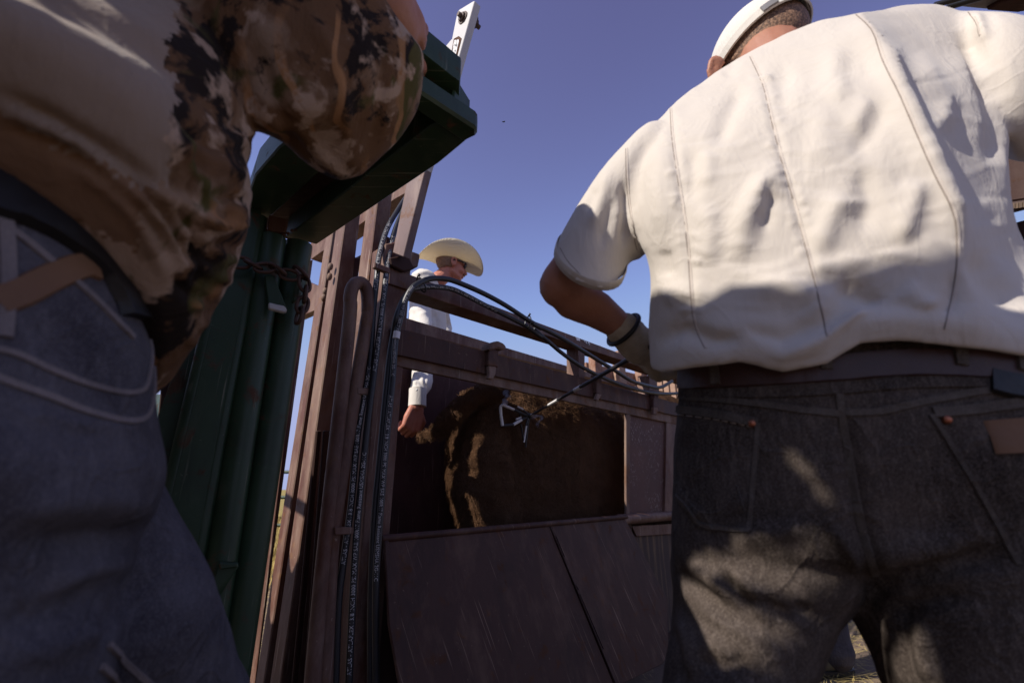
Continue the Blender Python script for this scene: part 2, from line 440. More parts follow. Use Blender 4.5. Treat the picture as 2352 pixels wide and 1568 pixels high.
def denim(name, c1, c2, fade):
    s = NT(name)
    tw = s.n('ShaderNodeTexWave', wave_type='BANDS', bands_direction='DIAGONAL'); tw.inputs['Scale'].default_value = 420; tw.inputs['Distortion'].default_value = 1.2
    s.l(s.tc.outputs['Object'], tw.inputs[0])
    blot = s.noise(9, 6, .65, dist=.5); slub = s.noise(160, 3, .6, s.mapping((1, 1, .25)))
    c = s.mix(s.ramp(blot, [(.35, 0.), (.68, 1.)]), c1, c2); c = s.mix(s.mul(s.ramp(slub, [(.5, 0.), (.75, 1.)]), .22), c, fade); c = s.mix(s.mul(s.ramp(s.noise(600, 2, .6), [(.45, 0.), (.7, 1.)]), .35), c, fade)
    nb = s.bump(tw.outputs[0], .08, .001); nb = s.bump(s.noise(24, 5, .6), .35, .012, nb); cr = s.ramp(s.noise(11, 3, .5, s.mapping((1, 1, .8), (.3, .6, .4)), 1.2), [(.46, 0.), (.50, 1.), (.54, 0.)]); nb = s.bump(cr, .3, .005, nb)
    return s.done(c, .85, nb, spec=.12)
M['black_denim'] = denim('black_denim', (.020, .015, .012), (.064, .049, .040), (.24, .195, .165))
M['seam_denim'] = denim('seam_denim', (.045, .036, .030), (.10, .082, .068), (.2, .17, .14))
M['blue_denim'] = denim('blue_denim', (.030, .027, .034), (.088, .081, .092), (.19, .175, .185))
M['pale_stitch'] = plain('pale_stitch', (.36, .31, .27), .8, .2, var=.3, sc=200)
M['faded_seam'] = denim('faded_seam', (.12, .10, .10), (.19, .16, .155), (.28, .24, .22))
M['dark_stitch'] = plain('dark_stitch', (.10, .085, .08), .8, .2, var=.3, sc=200)
M['leather'] = plain('leather', (.17, .085, .040), .6, .35, (40, .4, .004), var=.35, sc=14)
M['dark_leather'] = plain('dark_leather', (.012, .010, .009), .5, .4, (50, .4, .004), var=.3, sc=20)
M['brown_leather'] = plain('brown_leather', (.05, .022, .016), .45, .4, (50, .4, .004), var=.3, sc=20)
M['glove_leather'] = plain('glove_leather', (.44, .37, .27), .7, .3, (55, .5, .005), var=.45, sc=28)
M['copper'] = plain('copper', (.42, .15, .08), .35, .6, (60, .3, .002), metal=.8, var=.3, sc=80)
M['straw'] = (lambda s: (lambda w: (s.l(s.tc.outputs['Object'], w.inputs[0]), s.done(s.mix(s.mul(w.outputs[0], .55), (.78, .72, .56), (.46, .39, .26)), .7, s.bump(w.outputs[0], .5, .003), spec=.2))[1])(s.n('ShaderNodeTexWave', wave_type='RINGS', rings_direction='Z')))(NT('straw'))
for n_ in M['straw'].node_tree.nodes:
    if n_.type == 'TEX_WAVE': n_.inputs['Scale'].default_value = 55; n_.inputs['Distortion'].default_value = .3
_b = M['straw'].node_tree.nodes['Principled BSDF']
_t = M['straw'].node_tree; _mx = _t.nodes.new('ShaderNodeMixShader'); _tr = _t.nodes.new('ShaderNodeBsdfTranslucent'); _mx.inputs[0].default_value = .42; _tr.inputs[0].default_value = (.88, .78, .60, 1)
_o = [n for n in _t.nodes if n.type == 'OUTPUT_MATERIAL'][0]; _t.links.new(_b.outputs[0], _mx.inputs[1]); _t.links.new(_tr.outputs[0], _mx.inputs[2]); _t.links.new(_mx.outputs[0], _o.inputs['Surface'])
M['black_plastic'] = plain('black_plastic', (.012, .012, .013), .25, .6, var=.2)
M['lens'] = plain('lens', (.10, .11, .13), .06, .9, metal=.6, var=.1)
M['fur'] = (lambda s: s.done(s.mix(s.noise(14, 5, .6), (.032, .015, .007), (.15, .074, .033)), .75, spec=.2))(NT('fur'))
M['hide'] = (lambda s: s.done(s.mix(s.noise(12, 6, .65), (.042, .021, .012), (.125, .064, .032)), .9, s.bump(s.noise(70, 6, .7), .8, .02), spec=.1))(NT('hide'))
# camouflage: blotches, twigs and leaf litter on tan cloth
s = NT('camo_cloth')
v1 = s.mapping((1, 1, .7), (.3, .4, .2))
c = s.mix(s.ramp(s.noise(9, 4, .6, v1, .5), [(.40, 0.), (.50, 1.)]), (.23, .15, .095), (.12, .062, .030))
c = s.mix(s.ramp(s.noise(13, 5, .65, v1, .35), [(.50, 0.), (.55, 1.)]), c, (.018, .012, .009))
c = s.mix(s.ramp(s.noise(8, 3, .5, v1, 1.5), [(.58, 0.), (.64, 1.)]), c, (.07, .058, .018))
wv = s.n('ShaderNodeTexWave', wave_type='BANDS', bands_direction='X'); wv.inputs['Scale'].default_value = 5.5; wv.inputs['Distortion'].default_value = 9; wv.inputs['Detail'].default_value = 3; wv.inputs['Detail Scale'].default_value = 1.1
s.l(s.mapping((1.2, 1.2, .35), (0, .35, 0)), wv.inputs[0])
tw = s.mul(s.ramp(wv.outputs[0], [(.88, 0.), (.96, 1.)]), s.ramp(s.noise(7, 3, .5), [(.45, 0.), (.55, 1.)]))
c = s.mix(s.mul(tw, .9), c, (.30, .15, .065))
c = s.mix(s.ramp(s.noise(17, 4, .6, v1, .3), [(.55, 0.), (.61, 1.)]), c, (.33, .23, .16))
wk = s.noise(20, 5, .6, s.mapping((1, 1, .6)), .6)
nb = s.bump(wk, .5, .015)
M['camo_cloth'] = s.done(c, .9, nb, spec=.12)
M['brown_cloth'] = cloth('brown_cloth', (.13, .070, .036), (.22, .125, .068), wr=.3, blotch=9)
M['tan_cloth'] = cloth('tan_cloth', (.21, .150, .105), (.26, .19, .14), wr=.3, blotch=4)
# ground
s = NT('dirt')
g = s.noise(1.2, 7, .65); g2 = s.noise(45, 5, .7); st = s.ramp(s.noise(1, 3, .6, s.mapping((60, 7, 1), (0, 0, .6))), [(.62, 0.), (.66, 1.)]); st2 = s.ramp(s.noise(1, 3, .6, s.mapping((8, 70, 1), (0, 0, .3))), [(.62, 0.), (.66, 1.)])
c = s.mix(g, (.16, .115, .085), (.27, .205, .155)); c = s.mix(s.mul(g2, .5), c, (.12, .085, .06)); c = s.mix(s.mul(st, .7), c, (.42, .32, .16)); c = s.mix(s.mul(st2, .7), c, (.38, .29, .15))
M['dirt'] = s.done(c, .95, s.bump(g2, .6, .02), spec=.1)
s = NT('dry_grass'); g = s.noise(.5, 6, .7); g2 = s.noise(9, 5, .7, s.mapping((1, 1, .3)))
M['dry_grass'] = s.done(s.mix(g2, s.mix(g, (.30, .22, .08), (.45, .33, .12)), (.22, .19, .06)), .95, s.bump(g2, .6, .05), spec=.1)
M['grass_blade'] = plain('grass_blade', (.50, .38, .13), .8, .2, var=.4, sc=3)
M['wood'] = (lambda s: s.done(s.mix(s.noise(1, 5, .6, s.mapping((3, 3, 40))), (.20, .12, .08), (.42, .27, .19)), .85, s.bump(s.noise(1, 5, .6, s.mapping((3, 3, 40))), .4, .01)))(NT('wood'))
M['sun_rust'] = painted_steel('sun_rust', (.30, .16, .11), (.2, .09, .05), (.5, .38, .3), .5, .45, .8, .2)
M['grey_panel'] = painted_steel('grey_panel', (.22, .21, .21), (.1, .07, .05), (.4, .38, .36), .72, .6, .4, .5)
M['canvas'] = cloth('canvas', (.17, .16, .14), (.22, .20, .17), wr=.4)
M['decal'] = (lambda s: s.done(s.mix(s.ramp(s.noise(1, 1, .5, s.mapping((160, 160, 45))), [(.50, 0.), (.52, 1.)]), (.75, .74, .73), (.05, .05, .05)), .5))(NT('decal'))

# ================================================================== ground and far setting
def to_ground(a, b, z=0.0):
    """carry the line a->b on to height z"""
    a, b = Vector(a), Vector(b); t = (a.z - z) / (a.z - b.z); return a + (b - a) * t
bm = bmesh.new()
N = 90
def gz(x, y):
    r = math.hypot(x, y); return 0.018 * noise.fractal(Vector((x * 1.3, y * 1.3, 0)), 1, 2, 4) if r < 14 else 0.0
xs = [-1 + 2 * i / N for i in range(N + 1)]; warp = lambda t: 12 * t + 1200 * math.copysign(abs(t) ** 7, t)
gv = [[bm.verts.new((warp(a), warp(b), gz(warp(a), warp(b)) - .012)) for a in xs] for b in xs]
for i in range(N):
    for j in range(N): bm.faces.new((gv[i][j], gv[i][j + 1], gv[i + 1][j + 1], gv[i + 1][j]))
me = bpy.data.meshes.new('ground'); bm.to_mesh(me); bm.free(); smooth(me)
g = link('ground', me, M['dirt']); g['kind'] = 'structure'
# dry pasture beyond the pens: a low rolling sheet
vs = []; fs = []
NX, NY = 60, 30
for j in range(NY + 1):
    for i in range(NX + 1):
        y = 15 + (j / NY) ** 2.2 * 500; x = (-1 + 2 * i / NX) * (40 + y * 1.6)
        vs.append((x, y, 0.03 + 0.18 * noise.noise(Vector((x * .08, y * .08, 1))) + min(1.2, (y - 15) * .010) + .1))
for j in range(NY):
    for i in range(NX):
        a = j * (NX + 1) + i; fs.append((a, a + 1, a + NX + 2, a + NX + 1))
me = mesh_pd(vs, fs, 'pasture'); smooth(me); g = link('pasture', me, M['dry_grass']); g['kind'] = 'structure'
# grass tufts on the pasture edge and litter of straw near the chute: uncountable
def blades(name, n, area, hmin, hmax, mat, flat=False, wid=.004):
    vs = []; fs = []
    for i in range(n):
        x, y, z = area()
        h = random.uniform(hmin, hmax); a = random.uniform(0, 6.283); lean = random.uniform(.1, .5) * h
        if flat:
            dx, dy = math.cos(a) * h, math.sin(a) * h; sx, sy = -math.sin(a) * wid, math.cos(a) * wid
            o = len(vs); vs += [(x - sx, y - sy, z + .004), (x + sx, y + sy, z + .004), (x + dx, y + dy, z + .004 + random.uniform(0, .02))]; fs.append((o, o + 1, o + 2))
        else:
            sx, sy = -math.sin(a) * wid, math.cos(a) * wid; o = len(vs)
            mx, my = x + math.cos(a) * lean * .35, y + math.sin(a) * lean * .35
            vs += [(x - sx, y - sy, z), (x + sx, y + sy, z), (mx - sx * .7, my - sy * .7, z + h * .6), (mx + sx * .7, my + sy * .7, z + h * .6), (x + math.cos(a) * lean, y + math.sin(a) * lean, z + h)]
            fs += [(o, o + 1, o + 3, o + 2), (o + 2, o + 3, o + 4)]
    me = mesh_pd(vs, fs, name); o = link(name, me, mat); o['kind'] = 'stuff'; return o
def a_grass():
    az = math.radians(random.choice([random.uniform(-34, -20), random.uniform(-34, -20), random.uniform(25, 40)])); r = random.uniform(5.5, 16)
    return (r * math.sin(az), r * math.cos(az), 0.0)
blades('dry_grass', 9000, a_grass, .12, .42, M['grass_blade'], wid=.006)
def a_straw():
    if random.random() < .5:
        az = math.radians(random.uniform(-36, -22)); r = random.uniform(1.8, 7)
    else:
        az = math.radians(random.uniform(28, 40)); r = random.uniform(1.6, 5.5)
    return (r * math.sin(az), r * math.cos(az), 0.004)
blades('loose_straw', 5000, a_straw, .05, .2, M['grass_blade'], flat=True, wid=.0022)

# far green pipe fence, seen through the slit beside the head gate and past the left leg
ft = thing('pipe_fence', 'dark green pipe rail fence in front of dry yellow pasture, seen through the slit', 'fence', (-4.0, 8.5, 0))
for k, z in enumerate((.35, .80, 1.22)):
    tube('rail', [(-9, 9.2, z), (-4, 8.5, z), (1.5, 7.8, z)], .028, M['green_steel'], ft, seg=10)
for x in (-8.6, -6.4, -4.1, -1.9, .3):
    y = 8.5 - (x + 4) * .13; tube('post', [(x, y, 0), (x, y, 1.32)], .04, M['green_steel'], ft, seg=10)

# corral alley behind the chute's far end: lit boards and posts
ct = thing('corral_fence', 'sunlit rusty brown board corral fence behind the far end of the chute', 'fence', tuple(PH((1500, 1100), 6.5) * 1.0)[:2] + (0,))
def cbox(name, a, b, h0, h1, th, mat, par):
    a = Vector(a); b = Vector(b); d = (b - a).normalized(); nrm = Vector((-d.y, d.x, 0))
    return prism(name, [(a.x, a.y, h0), (b.x, b.y, h0), (b.x, b.y, h1), (a.x, a.y, h1)], nrm * th, mat, par, bevel=.004)
A0 = PH((1360, 1100), 5.2); B0 = PH((1575, 1100), 6.6)
for k in range(7):
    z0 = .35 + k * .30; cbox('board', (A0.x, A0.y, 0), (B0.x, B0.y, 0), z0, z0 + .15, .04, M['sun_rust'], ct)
for k in range(5):
    p = A0.lerp(B0, .02 + k * .24); q = p + (B0 - A0).normalized() * .12
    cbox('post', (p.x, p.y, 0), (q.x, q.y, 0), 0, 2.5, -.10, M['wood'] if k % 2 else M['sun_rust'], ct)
wt = thing('corral_gate', 'pale sunlit upright planks of a corral gate just left of the black trousers', 'gate', tuple(PH((1545, 1100), 4.6))[:2] + (0,))
a = PH((1515, 1100), 4.7); b = PH((1610, 1100), 4.5)
for k in range(6):
    p = a.lerp(b, k / 6); q = a.lerp(b, (k + .8) / 6); cbox('plank', (p.x, p.y, 0), (q.x, q.y, 0), .2, 1.93 + .02 * (k % 2), .035, M['wood'], wt)
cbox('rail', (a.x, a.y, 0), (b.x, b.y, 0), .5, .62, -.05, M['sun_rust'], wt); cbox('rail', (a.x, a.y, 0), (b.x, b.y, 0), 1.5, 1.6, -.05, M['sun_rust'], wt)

# ================================================================== the squeeze chute
RS = M['red_steel']
cb = PV((1200, 1400), 1.9); chute = thing('cattle_chute', 'dark red steel squeeze chute holding the bison, with open drop door', 'chute', (cb.x, cb.y, 0))
def vpost(name, tl, tr, br, bl, D, w, mat=RS, parent=chute, bevel=.004, label=None):
    a, b, c, d = PV(tl, D), PV(tr, D), PV(br, D), PV(bl, D)
    c = to_ground(b, c); d = to_ground(a, d)
    return prism(name, [a, b, c, d], VA * w, mat, parent, bevel, label=label)
# --- corner post and uprights of the left end
vpost('post', (885, 560), (950, 548), (868, 1568), (806, 1568), 1.47, .10)
vpost('post', K7(775, 100), K7(935, 60), (790, 1568), (733, 1568), 1.60, .09)
vpost('post', K7(415, 380), K7(590, 270), K4(1010, 1568), K4(850, 1568), 1.80, .085)
vpost('post', K7(285, 470), K7(345, 440), K4(835, 1568), K4(745, 1568), 2.02, .075)
vpost('post', K5(1130, 250), K5(1180, 240), K4(700, 1568), K4(690, 1568), 2.25, .10)
# weld scabs and lugs on the lit edges
for p, d in (((K7(255, 900)), 1.83), ((K7(245, 1010)), 1.83), ((K7(195, 1170)), 1.95), ((K7(180, 1240)), 1.95)):
    c = PV(p, d); v, f = ball(c, (.012, .010, .018), 8, 6); me = mesh_pd(v, f); smooth(me); link('weld', me, M['dusty_steel'], chute)
# short gussets and inner flats between the uprights (deep in the frame)
vpost('flat_bar', K4(1075, 0), K4(1110, 0), K4(960, 1568), K4(925, 1568), 1.72, .012, M['dark_steel'])
vpost('flat_bar', K4(1120, 0), K4(1165, 0), K4(1040, 1568), K4(1000, 1568), 1.66, .012, M['dark_steel'])
# backing plate that closes the view between the uprights low down
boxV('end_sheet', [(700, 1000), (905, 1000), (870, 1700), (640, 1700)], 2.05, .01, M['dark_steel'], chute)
# cross members of the end frame (run away to the left)
boxU('cross_member', [K7(40, 640), K7(1130, -60), K7(1120, 70), K7(950, 165), K7(590, 430), K7(40, 820)], 1.16, .09, RS, chute, label='upper cross member of the end frame, half hidden by the green header')
boxU('cross_member', [K5(1080, 365), K5(1290, 455), K5(1260, 560), K5(1060, 650)], 1.30, .06, RS, chute)
# clamp bar with its bolt
boxU('clamp_bar', [K7(500, 812), K7(978, 562), K7(958, 742), K7(722, 832), K7(500, 940)], .895, .075, M['dusty_steel'], chute, bevel=.003)
bolt('bolt', PU(K7(905, 640), .893), -UA * 1.0 + VA * .1, .0135, .035, M['bolt'], chute)
bolt('bolt', PU(K7(740, 668), .893), -UA, .006, .012, M['bolt'], chute)
# long release lever leaning towards the viewer
boxU('lever', [K7(935, 745), K7(1085, 0), K7(1130, -190), K7(1290, -160), K7(1240, 30), K7(1050, 790)], .84, .032, M['faded_red'], chute, bevel=.002, label='long leaning release lever')
boxU('lever_head', [K7(1130, -190), K7B(985, 470), K7B(1000, 430), K7B(1060, 135), K7B(1085, 105), K7B(1235, 14), K7B(1250, 10), K7B(1020, 830), K7(1290, -160)], .84, .032, M['pale_steel'], chute, bevel=.002, label='bare bright upper end of the lever with bolt and slot')  # pale material paints the sun glare on the lever's upper end
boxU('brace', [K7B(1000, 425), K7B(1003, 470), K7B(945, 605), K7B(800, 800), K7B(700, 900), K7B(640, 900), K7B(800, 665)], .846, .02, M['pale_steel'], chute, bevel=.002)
bolt('bolt', PU(K7B(1120, 195), .838), -UA, .017, .024, M['bolt'], chute)
bolt('bolt', PU(K7B(1240, 250), .885), UA, .017, .03, M['bolt'], chute)
boxU('slot', [K7B(1020, 425), K7B(1075, 395), K7B(1105, 420), K7B(1010, 790), K7B(960, 760)], .838, .003, M['rust_edge'], chute, bevel=.0008)
boxU('decal', [K7B(1027, 440), K7B(1080, 432), K7B(1030, 655), K7B(980, 655)], .8365, .0012, M['decal'], chute, bevel=.0003)
boxU('decal', [K7B(975, 670), K7B(1025, 690), K7B(1000, 790), K7B(945, 765)], .8365, .0012, M['decal'], chute, bevel=.0003)
# stop block at the lever's foot and the guide bracket over the hoses
boxV('stop_block', [K7(1095, 712), K7(1230, 760), K7(1238, 780), K7(1213, 905), K7(1075, 895)], 1.46, .09, RS, chute, bevel=.006)
boxV('stop_block', [K7(905, 800), K7(1100, 770), K7(1180, 920), K7(1060, 952), K7(915, 880)], 1.44, .05, M['dark_steel'], chute, bevel=.004)
boxV('hose_guide', [K7(745, 850), K7(908, 915), K7(905, 975), K7(740, 905)], 1.41, .02, RS, chute)
boxV('hose_guide', [K4(1190, 600), K4(1355, 600), K4(1350, 640), K4(1190, 650)], 1.41, .02, RS, chute, label='rusty strap across the hoses near knee height')
boxV('hose_guide', [K1(-75, 415), K1(25, 420), K1(50, 470), K1(-75, 460)], 1.415, .02, RS, chute)
# bent U handle
up = [PV(p, 1.44) for p in (K4(1040, 1700), K4(1130, 700), K7(455, 1568), K7(470, 1250), K7(500, 1120), K7(548, 1078), K7(610, 1090), K7(655, 1180), K7(665, 1400), K7(640, 1568), K4(1195, 500), K4(1150, 1000), K4(1120, 1700))]
tube('bent_handle', catmull(up, 6), .023, RS, chute, seg=14)
# added unseen slats behind the animal, spaced to break the sun into patches
for k, (a0, wd) in enumerate(((0.03, .08), (.15, .09), (.29, .07), (.40, .13))):
    q = UA * .86 + VA * (1.52 + a0); q2 = q + VA * wd
    prism('gate_bar', [(q.x, q.y, .15), (q2.x, q2.y, .15), (q2.x, q2.y, 1.90), (q.x, q.y, 1.90)], UA * .025, M['inner_steel'], chute)
for z in (.5, 1.10, 1.38, 1.70):
    q = UA * .89 + VA * 1.54; q2 = q + VA * .50
    prism('gate_rail', [(q.x, q.y, z), (q2.x, q2.y, z), (q2.x, q2.y, z + .07), (q.x, q.y, z + .07)], UA * .03, M['inner_steel'], chute)  # rails of the added slats, breaking up the sun stripes
# --- long rails
def rail(name, top, bot, D, w, mat=RS, **k):
    return boxV(name, [top[0], top[1], bot[1], bot[0]], D, w, mat, chute, **k)
def ln(p, q, x): return (x, p[1] + (q[1] - p[1]) * (x - p[0]) / (q[0] - p[0]))
n2d = lambda x, y: (x / 1.063, y / 1.063)
T0, T1 = n2d(990, 666), n2d(1524, 866); T2, T3 = n2d(977, 701), n2d(1350, 824)
rail('top_rail', (ln(T0, T1, 895), ln(T0, T1, 1640)), (ln(T2, T3, 893), ln(T2, T3, 1640)), 1.46, .10, label='upper long rail with the two hoses looped over it')
B0_, B1_ = n2d(1072, 800), n2d(1391, 895); B2_, B3_ = n2d(1068, 826), n2d(1391, 909)
rail('far_rail', (ln(B0_, B1_, 915), ln(B0_, B1_, 1640)), (ln(B2_, B3_, 915), ln(B2_, B3_, 1640)), 2.28, .07)
C0, C1 = n2d(974, 801), n2d(1647, 982); C2, C3 = n2d(980, 868), n2d(1640, 1012)
rail('middle_rail', (ln(C0, C1, 903), ln(C0, C1, 1640)), (ln(C2, C3, 900), ln(C2, C3, 1640)), 1.45, .012, M['panel_steel'])
D2, D3 = n2d(970, 893), n2d(1531, 1010)
rail('lower_flange', (ln(C2, C3, 899), ln(C2, C3, 1600)), (ln(D2, D3, 897), ln(D2, D3, 1600)), 1.466, .018, M['dusty_steel'], label='dirty brown flange under the middle rail')
# uprights between top rail and middle rail
boxV('upright', [K2(440, 1150), K2(503, 1160), K2(500, 1500), K2(445, 1480)], 1.47, .085, M['red_steel'], chute)
boxV('upright', [K1(1955, 330), K1(2010, 345), K1(2010, 520), K1(1955, 500)], 1.47, .085, RS, chute)
# hooked latches hung over the middle rail
def latch(poly, D, w, hook, tail):
    t = boxV('latch', poly, D, w, M['panel_steel'], chute, bevel=.004)
    boxV('latch_hood', hook, D - .012, w + .03, M['dusty_steel'], chute, bevel=.006)
    boxV('latch_tongue', tail, D - .004, .02, M['dusty_steel'], chute, bevel=.003)
latch([K1(840, 140), K1(908, 155), K1(905, 275), K1(832, 262)], 1.425, .03, [K1(840, 155), K1(843, 120), K1(868, 97), K1(905, 90), K1(945, 108), K1(962, 130), K1(958, 150), K1(930, 152), K1(905, 140), K1(880, 150)], [K1(838, 265), K1(890, 272), K1(886, 320), K1(868, 358), K1(832, 352), K1(842, 320)])
latch([K1(1590, 330), K1(1625, 335), K1(1625, 470), K1(1588, 455)], 1.425, .03, [K1(1600, 335), K1(1605, 315), K1(1640, 305), K1(1665, 320), K1(1655, 345)], [K1(1595, 455), K1(1625, 465), K1(1600, 508), K1(1582, 500)])
latch([K1(1985, 440), K1(2020, 450), K1(2020, 560), K1(1983, 550)], 1.425, .03, [K1(1985, 455), K1(1990, 430), K1(2020, 420), K1(2030, 440), K1(2020, 460)], [K1(1985, 550), K1(2015, 555), K1(2010, 605), K1(1983, 600)])
# small labels stuck to the top rail
boxV('decal', [K2(415, 1070), K2(455, 1082), K2(458, 1108), K2(425, 1098)], 1.4575, .002, M['iron_white'], chute, bevel=.0005)
boxV('decal', [K2(465, 1088), K2(555, 1122), K2(545, 1150)], 1.4575, .002, M['decal'], chute, bevel=.0005)
# --- door opening: right jamb, speckled sheet, pipe and plates
boxV('jamb', [K1(1793, 548), K1(1822, 553), K1(1818, 1310), K1(1795, 1310)], 1.47, .015, M['dusty_steel'], chute)
boxV('speckled_sheet', [K1(1820, 553), K1(2075, 625), K1(2060, 1300), K1(1816, 1308)], 1.485, .006, M['speck_steel'], chute, bevel=.001, label='paint-worn rusty sheet right of the opening')
boxV('jamb', [K1(2075, 625), K1(2300, 690), K1(2280, 1300), K1(2062, 1300)], 1.47, .06, RS, chute)
tube('lower_pipe', [PV(KP(1820, 190), 1.47), PV(KP(2170, 162), 1.47), PV(KP(2600, 130), 1.47)], .028, RS, chute, seg=14)
boxV('drip_plate', [KP(1900, 235), KP(2600, 190), KP(2600, 1700), KP(1900, 1500)], 1.50, .008, M['drip_steel'], chute, bevel=.001, label='rust-streaked lower plate right of the drop doors')
boxV('drip_plate', [KP(1918, 232), KP(2600, 190), KP(2600, 260), KP(1950, 300)], 1.485, .012, RS, chute, bevel=.002)
# interior: far side wall sheet, floor and end sheets
fw = [PV((870, 845), 2.27), PV((1640, 1010), 2.27)]
a = PV((870, 800), 2.27); b = PV((1640, 985), 2.27)
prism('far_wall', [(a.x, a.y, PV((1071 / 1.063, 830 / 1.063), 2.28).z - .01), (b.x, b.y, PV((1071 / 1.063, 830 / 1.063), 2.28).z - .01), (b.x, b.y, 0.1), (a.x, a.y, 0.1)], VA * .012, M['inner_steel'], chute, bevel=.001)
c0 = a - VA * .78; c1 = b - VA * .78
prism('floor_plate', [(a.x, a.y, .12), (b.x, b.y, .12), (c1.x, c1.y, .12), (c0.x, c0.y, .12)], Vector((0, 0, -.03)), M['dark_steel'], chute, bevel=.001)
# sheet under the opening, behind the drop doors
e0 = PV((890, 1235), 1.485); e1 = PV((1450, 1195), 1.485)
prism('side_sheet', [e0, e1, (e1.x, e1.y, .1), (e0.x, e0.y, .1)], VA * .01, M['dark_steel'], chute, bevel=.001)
# --- drop doors, hinged at the top edge and swung out
zt = PV((880, 1240), 1.42).z
ndoor = (VA + ZA * -.30).normalized(); kd = ndoor.dot(PV((1160, 1222), 1.42) - CAM)
def PP(p): return PN(p[0], p[1], ndoor, kd)
d1 = [KP(238, 332), KP(1358, 232), KP(1800, 1310), KP(1980, 1700), KP(560, 1700), KP(400, 1292), KP(330, 900)]
prism('drop_door', [PP(p) for p in d1], -ndoor * -.010, M['panel_steel'], chute, bevel=.002, label='large scuffed drop door under the opening')
d2 = [KP(1372, 228), KP(1868, 176), KP(2158, 720), KP(2163, 1110), KP(2130, 1160), KP(1862, 1292), KP(1800, 1292)]
prism('drop_door', [PP(p) for p in d2], -ndoor * -.010, M['panel_steel'], chute, bevel=.002, label='narrow drop door with a cut corner, right of the large one')
prism('door_edge', [PP(p) for p in (KP(232, 335), KP(262, 332), KP(300, 640), KP(370, 960), KP(450, 1292), KP(600, 1700), KP(500, 1700), KP(330, 1292), KP(262, 900))], -ndoor * .012, M['panel_steel'], chute, bevel=.003)
for (a_, b_, w_) in ((KP(1362, 235), KP(1800, 1292), 5), (KP(1400, 300), KP(1458, 440), 4), (KP(1506, 590), KP(1552, 660), 4), (KP(1560, 690), KP(1720, 1060), 3)):
    pa, pb = PP(a_), PP(b_); tube('door_hinge' if w_ == 5 else 'hinge_bead', [pa - ndoor * .004, pb - ndoor * .004], .0035 if w_ == 5 else .0022, M['dark_steel'], chute, seg=8)
tube('door_pin', [PV(KP(225, 318), 1.425), PV(KP(1880, 168), 1.425)], .012, M['panel_steel'], chute, seg=12)

# ================================================================== green head gate
GS = M['green_steel']
NG = Vector((-.5, .866, 0)).normalized()      # the gate is swung towards the viewer
def PG(p, U): return PN(p[0], p[1], NG, 1.50 + (U - .66))
gp = PG((600, 1568), .62); gate = thing('head_gate', 'dark green pipe head gate with a heavy header beam under the camouflage elbow', 'gate', (gp.x, gp.y, 0))
def gpipe(t, b, U, r, name='pipe', cap=True):
    A = PG(t, U); B = PG(b, U); B = to_ground(A, B)
    v, f = tube_data([A, A.lerp(B, .5), B], r, 26); me = mesh_pd(v, f, name); auto_smooth(me, 50); link(name, me, GS, gate)
    return A, B
gr = lambda w, x, y, U: w / 2 / FPX * (PG((x, y), U) - CAM).dot(FWD)
# two capped pipes
gpipe((686, 562), (530, 1568), .66, gr(64, 686, 562, .66) * .92)
gpipe((627, 546), (462, 1568), .63, gr(60, 627, 546, .63) * .92)
gpipe((580, 560), (425, 1568), .66, gr(56, 580, 560, .66) * .92)
# green flats and angle between, with rusty web
def gflat(px, U, w, mat=GS, name='flat_bar'):
    P_ = [PG(p, U) for p in px]
    P_[2] = to_ground(P_[1], P_[2]); P_[3] = to_ground(P_[0], P_[3])
    prism(name, P_, NG * w, mat, gate, bevel=.003)
gflat([K5(655, 120), K5(770, 150), K5(500, 1568), K5(420, 1568)], .68, .05, M['rust_edge'], 'rusty_web')
gflat([K5(735, 120), K5(790, 150), K5(640, 900), K5(560, 900)], .655, .02)
A_ = [K5(380, 100), K5(680, 100), K4(235, 1000), K4(-120, 1000)]
gflat([(560, 420), (612, 420), (395, 1568), (290, 1568)], .60, .06, name='gate_panel')
gflat([(500, 560), (566, 560), (330, 1568), (150, 1568)], .67, .03, name='gate_panel')
for xa, xb in ((540, 290), (598, 398)): gpipe((xa, 500), (xb, 1568), .62, .020, name='rib')
boxU('gate_rail', [(340, 905), (450, 905), (440, 960), (330, 960)], .61, .05, GS, gate)
gflat([(395, 640), (425, 640), (350, 1568), (300, 1568)], .95, .05, M['dark_steel'], 'stop_bar')
# small leaf guide low on the pipes, catching one fleck of sun
prism('catch_plate', [PG(p, .56) for p in (K4(470, 830), K4(590, 840), K4(430, 1090), K4(345, 1110), K4(390, 1060))], NG * .012 + VA * -.01, GS, gate, bevel=.002)
prism('catch_lip', [PG(p, .548) for p in (K4(465, 820), K4(590, 822), K4(588, 850), K4(478, 865))], NG * .03, GS, gate, bevel=.003)
# header: two beams, a dark soffit between, an end plate and a cap block
def beam(pa, pb, pc, pd_, U, w, mat=GS, name='header_beam'):
    return prism(name, [PG(p, U) for p in (pa, pb, pc, pd_)], NG * w, mat, gate, bevel=.005)
hb = [(560, 470), (585, 400), (640, 336), (1010, 20), (1040, 150), (700, 470), (560, 590)]
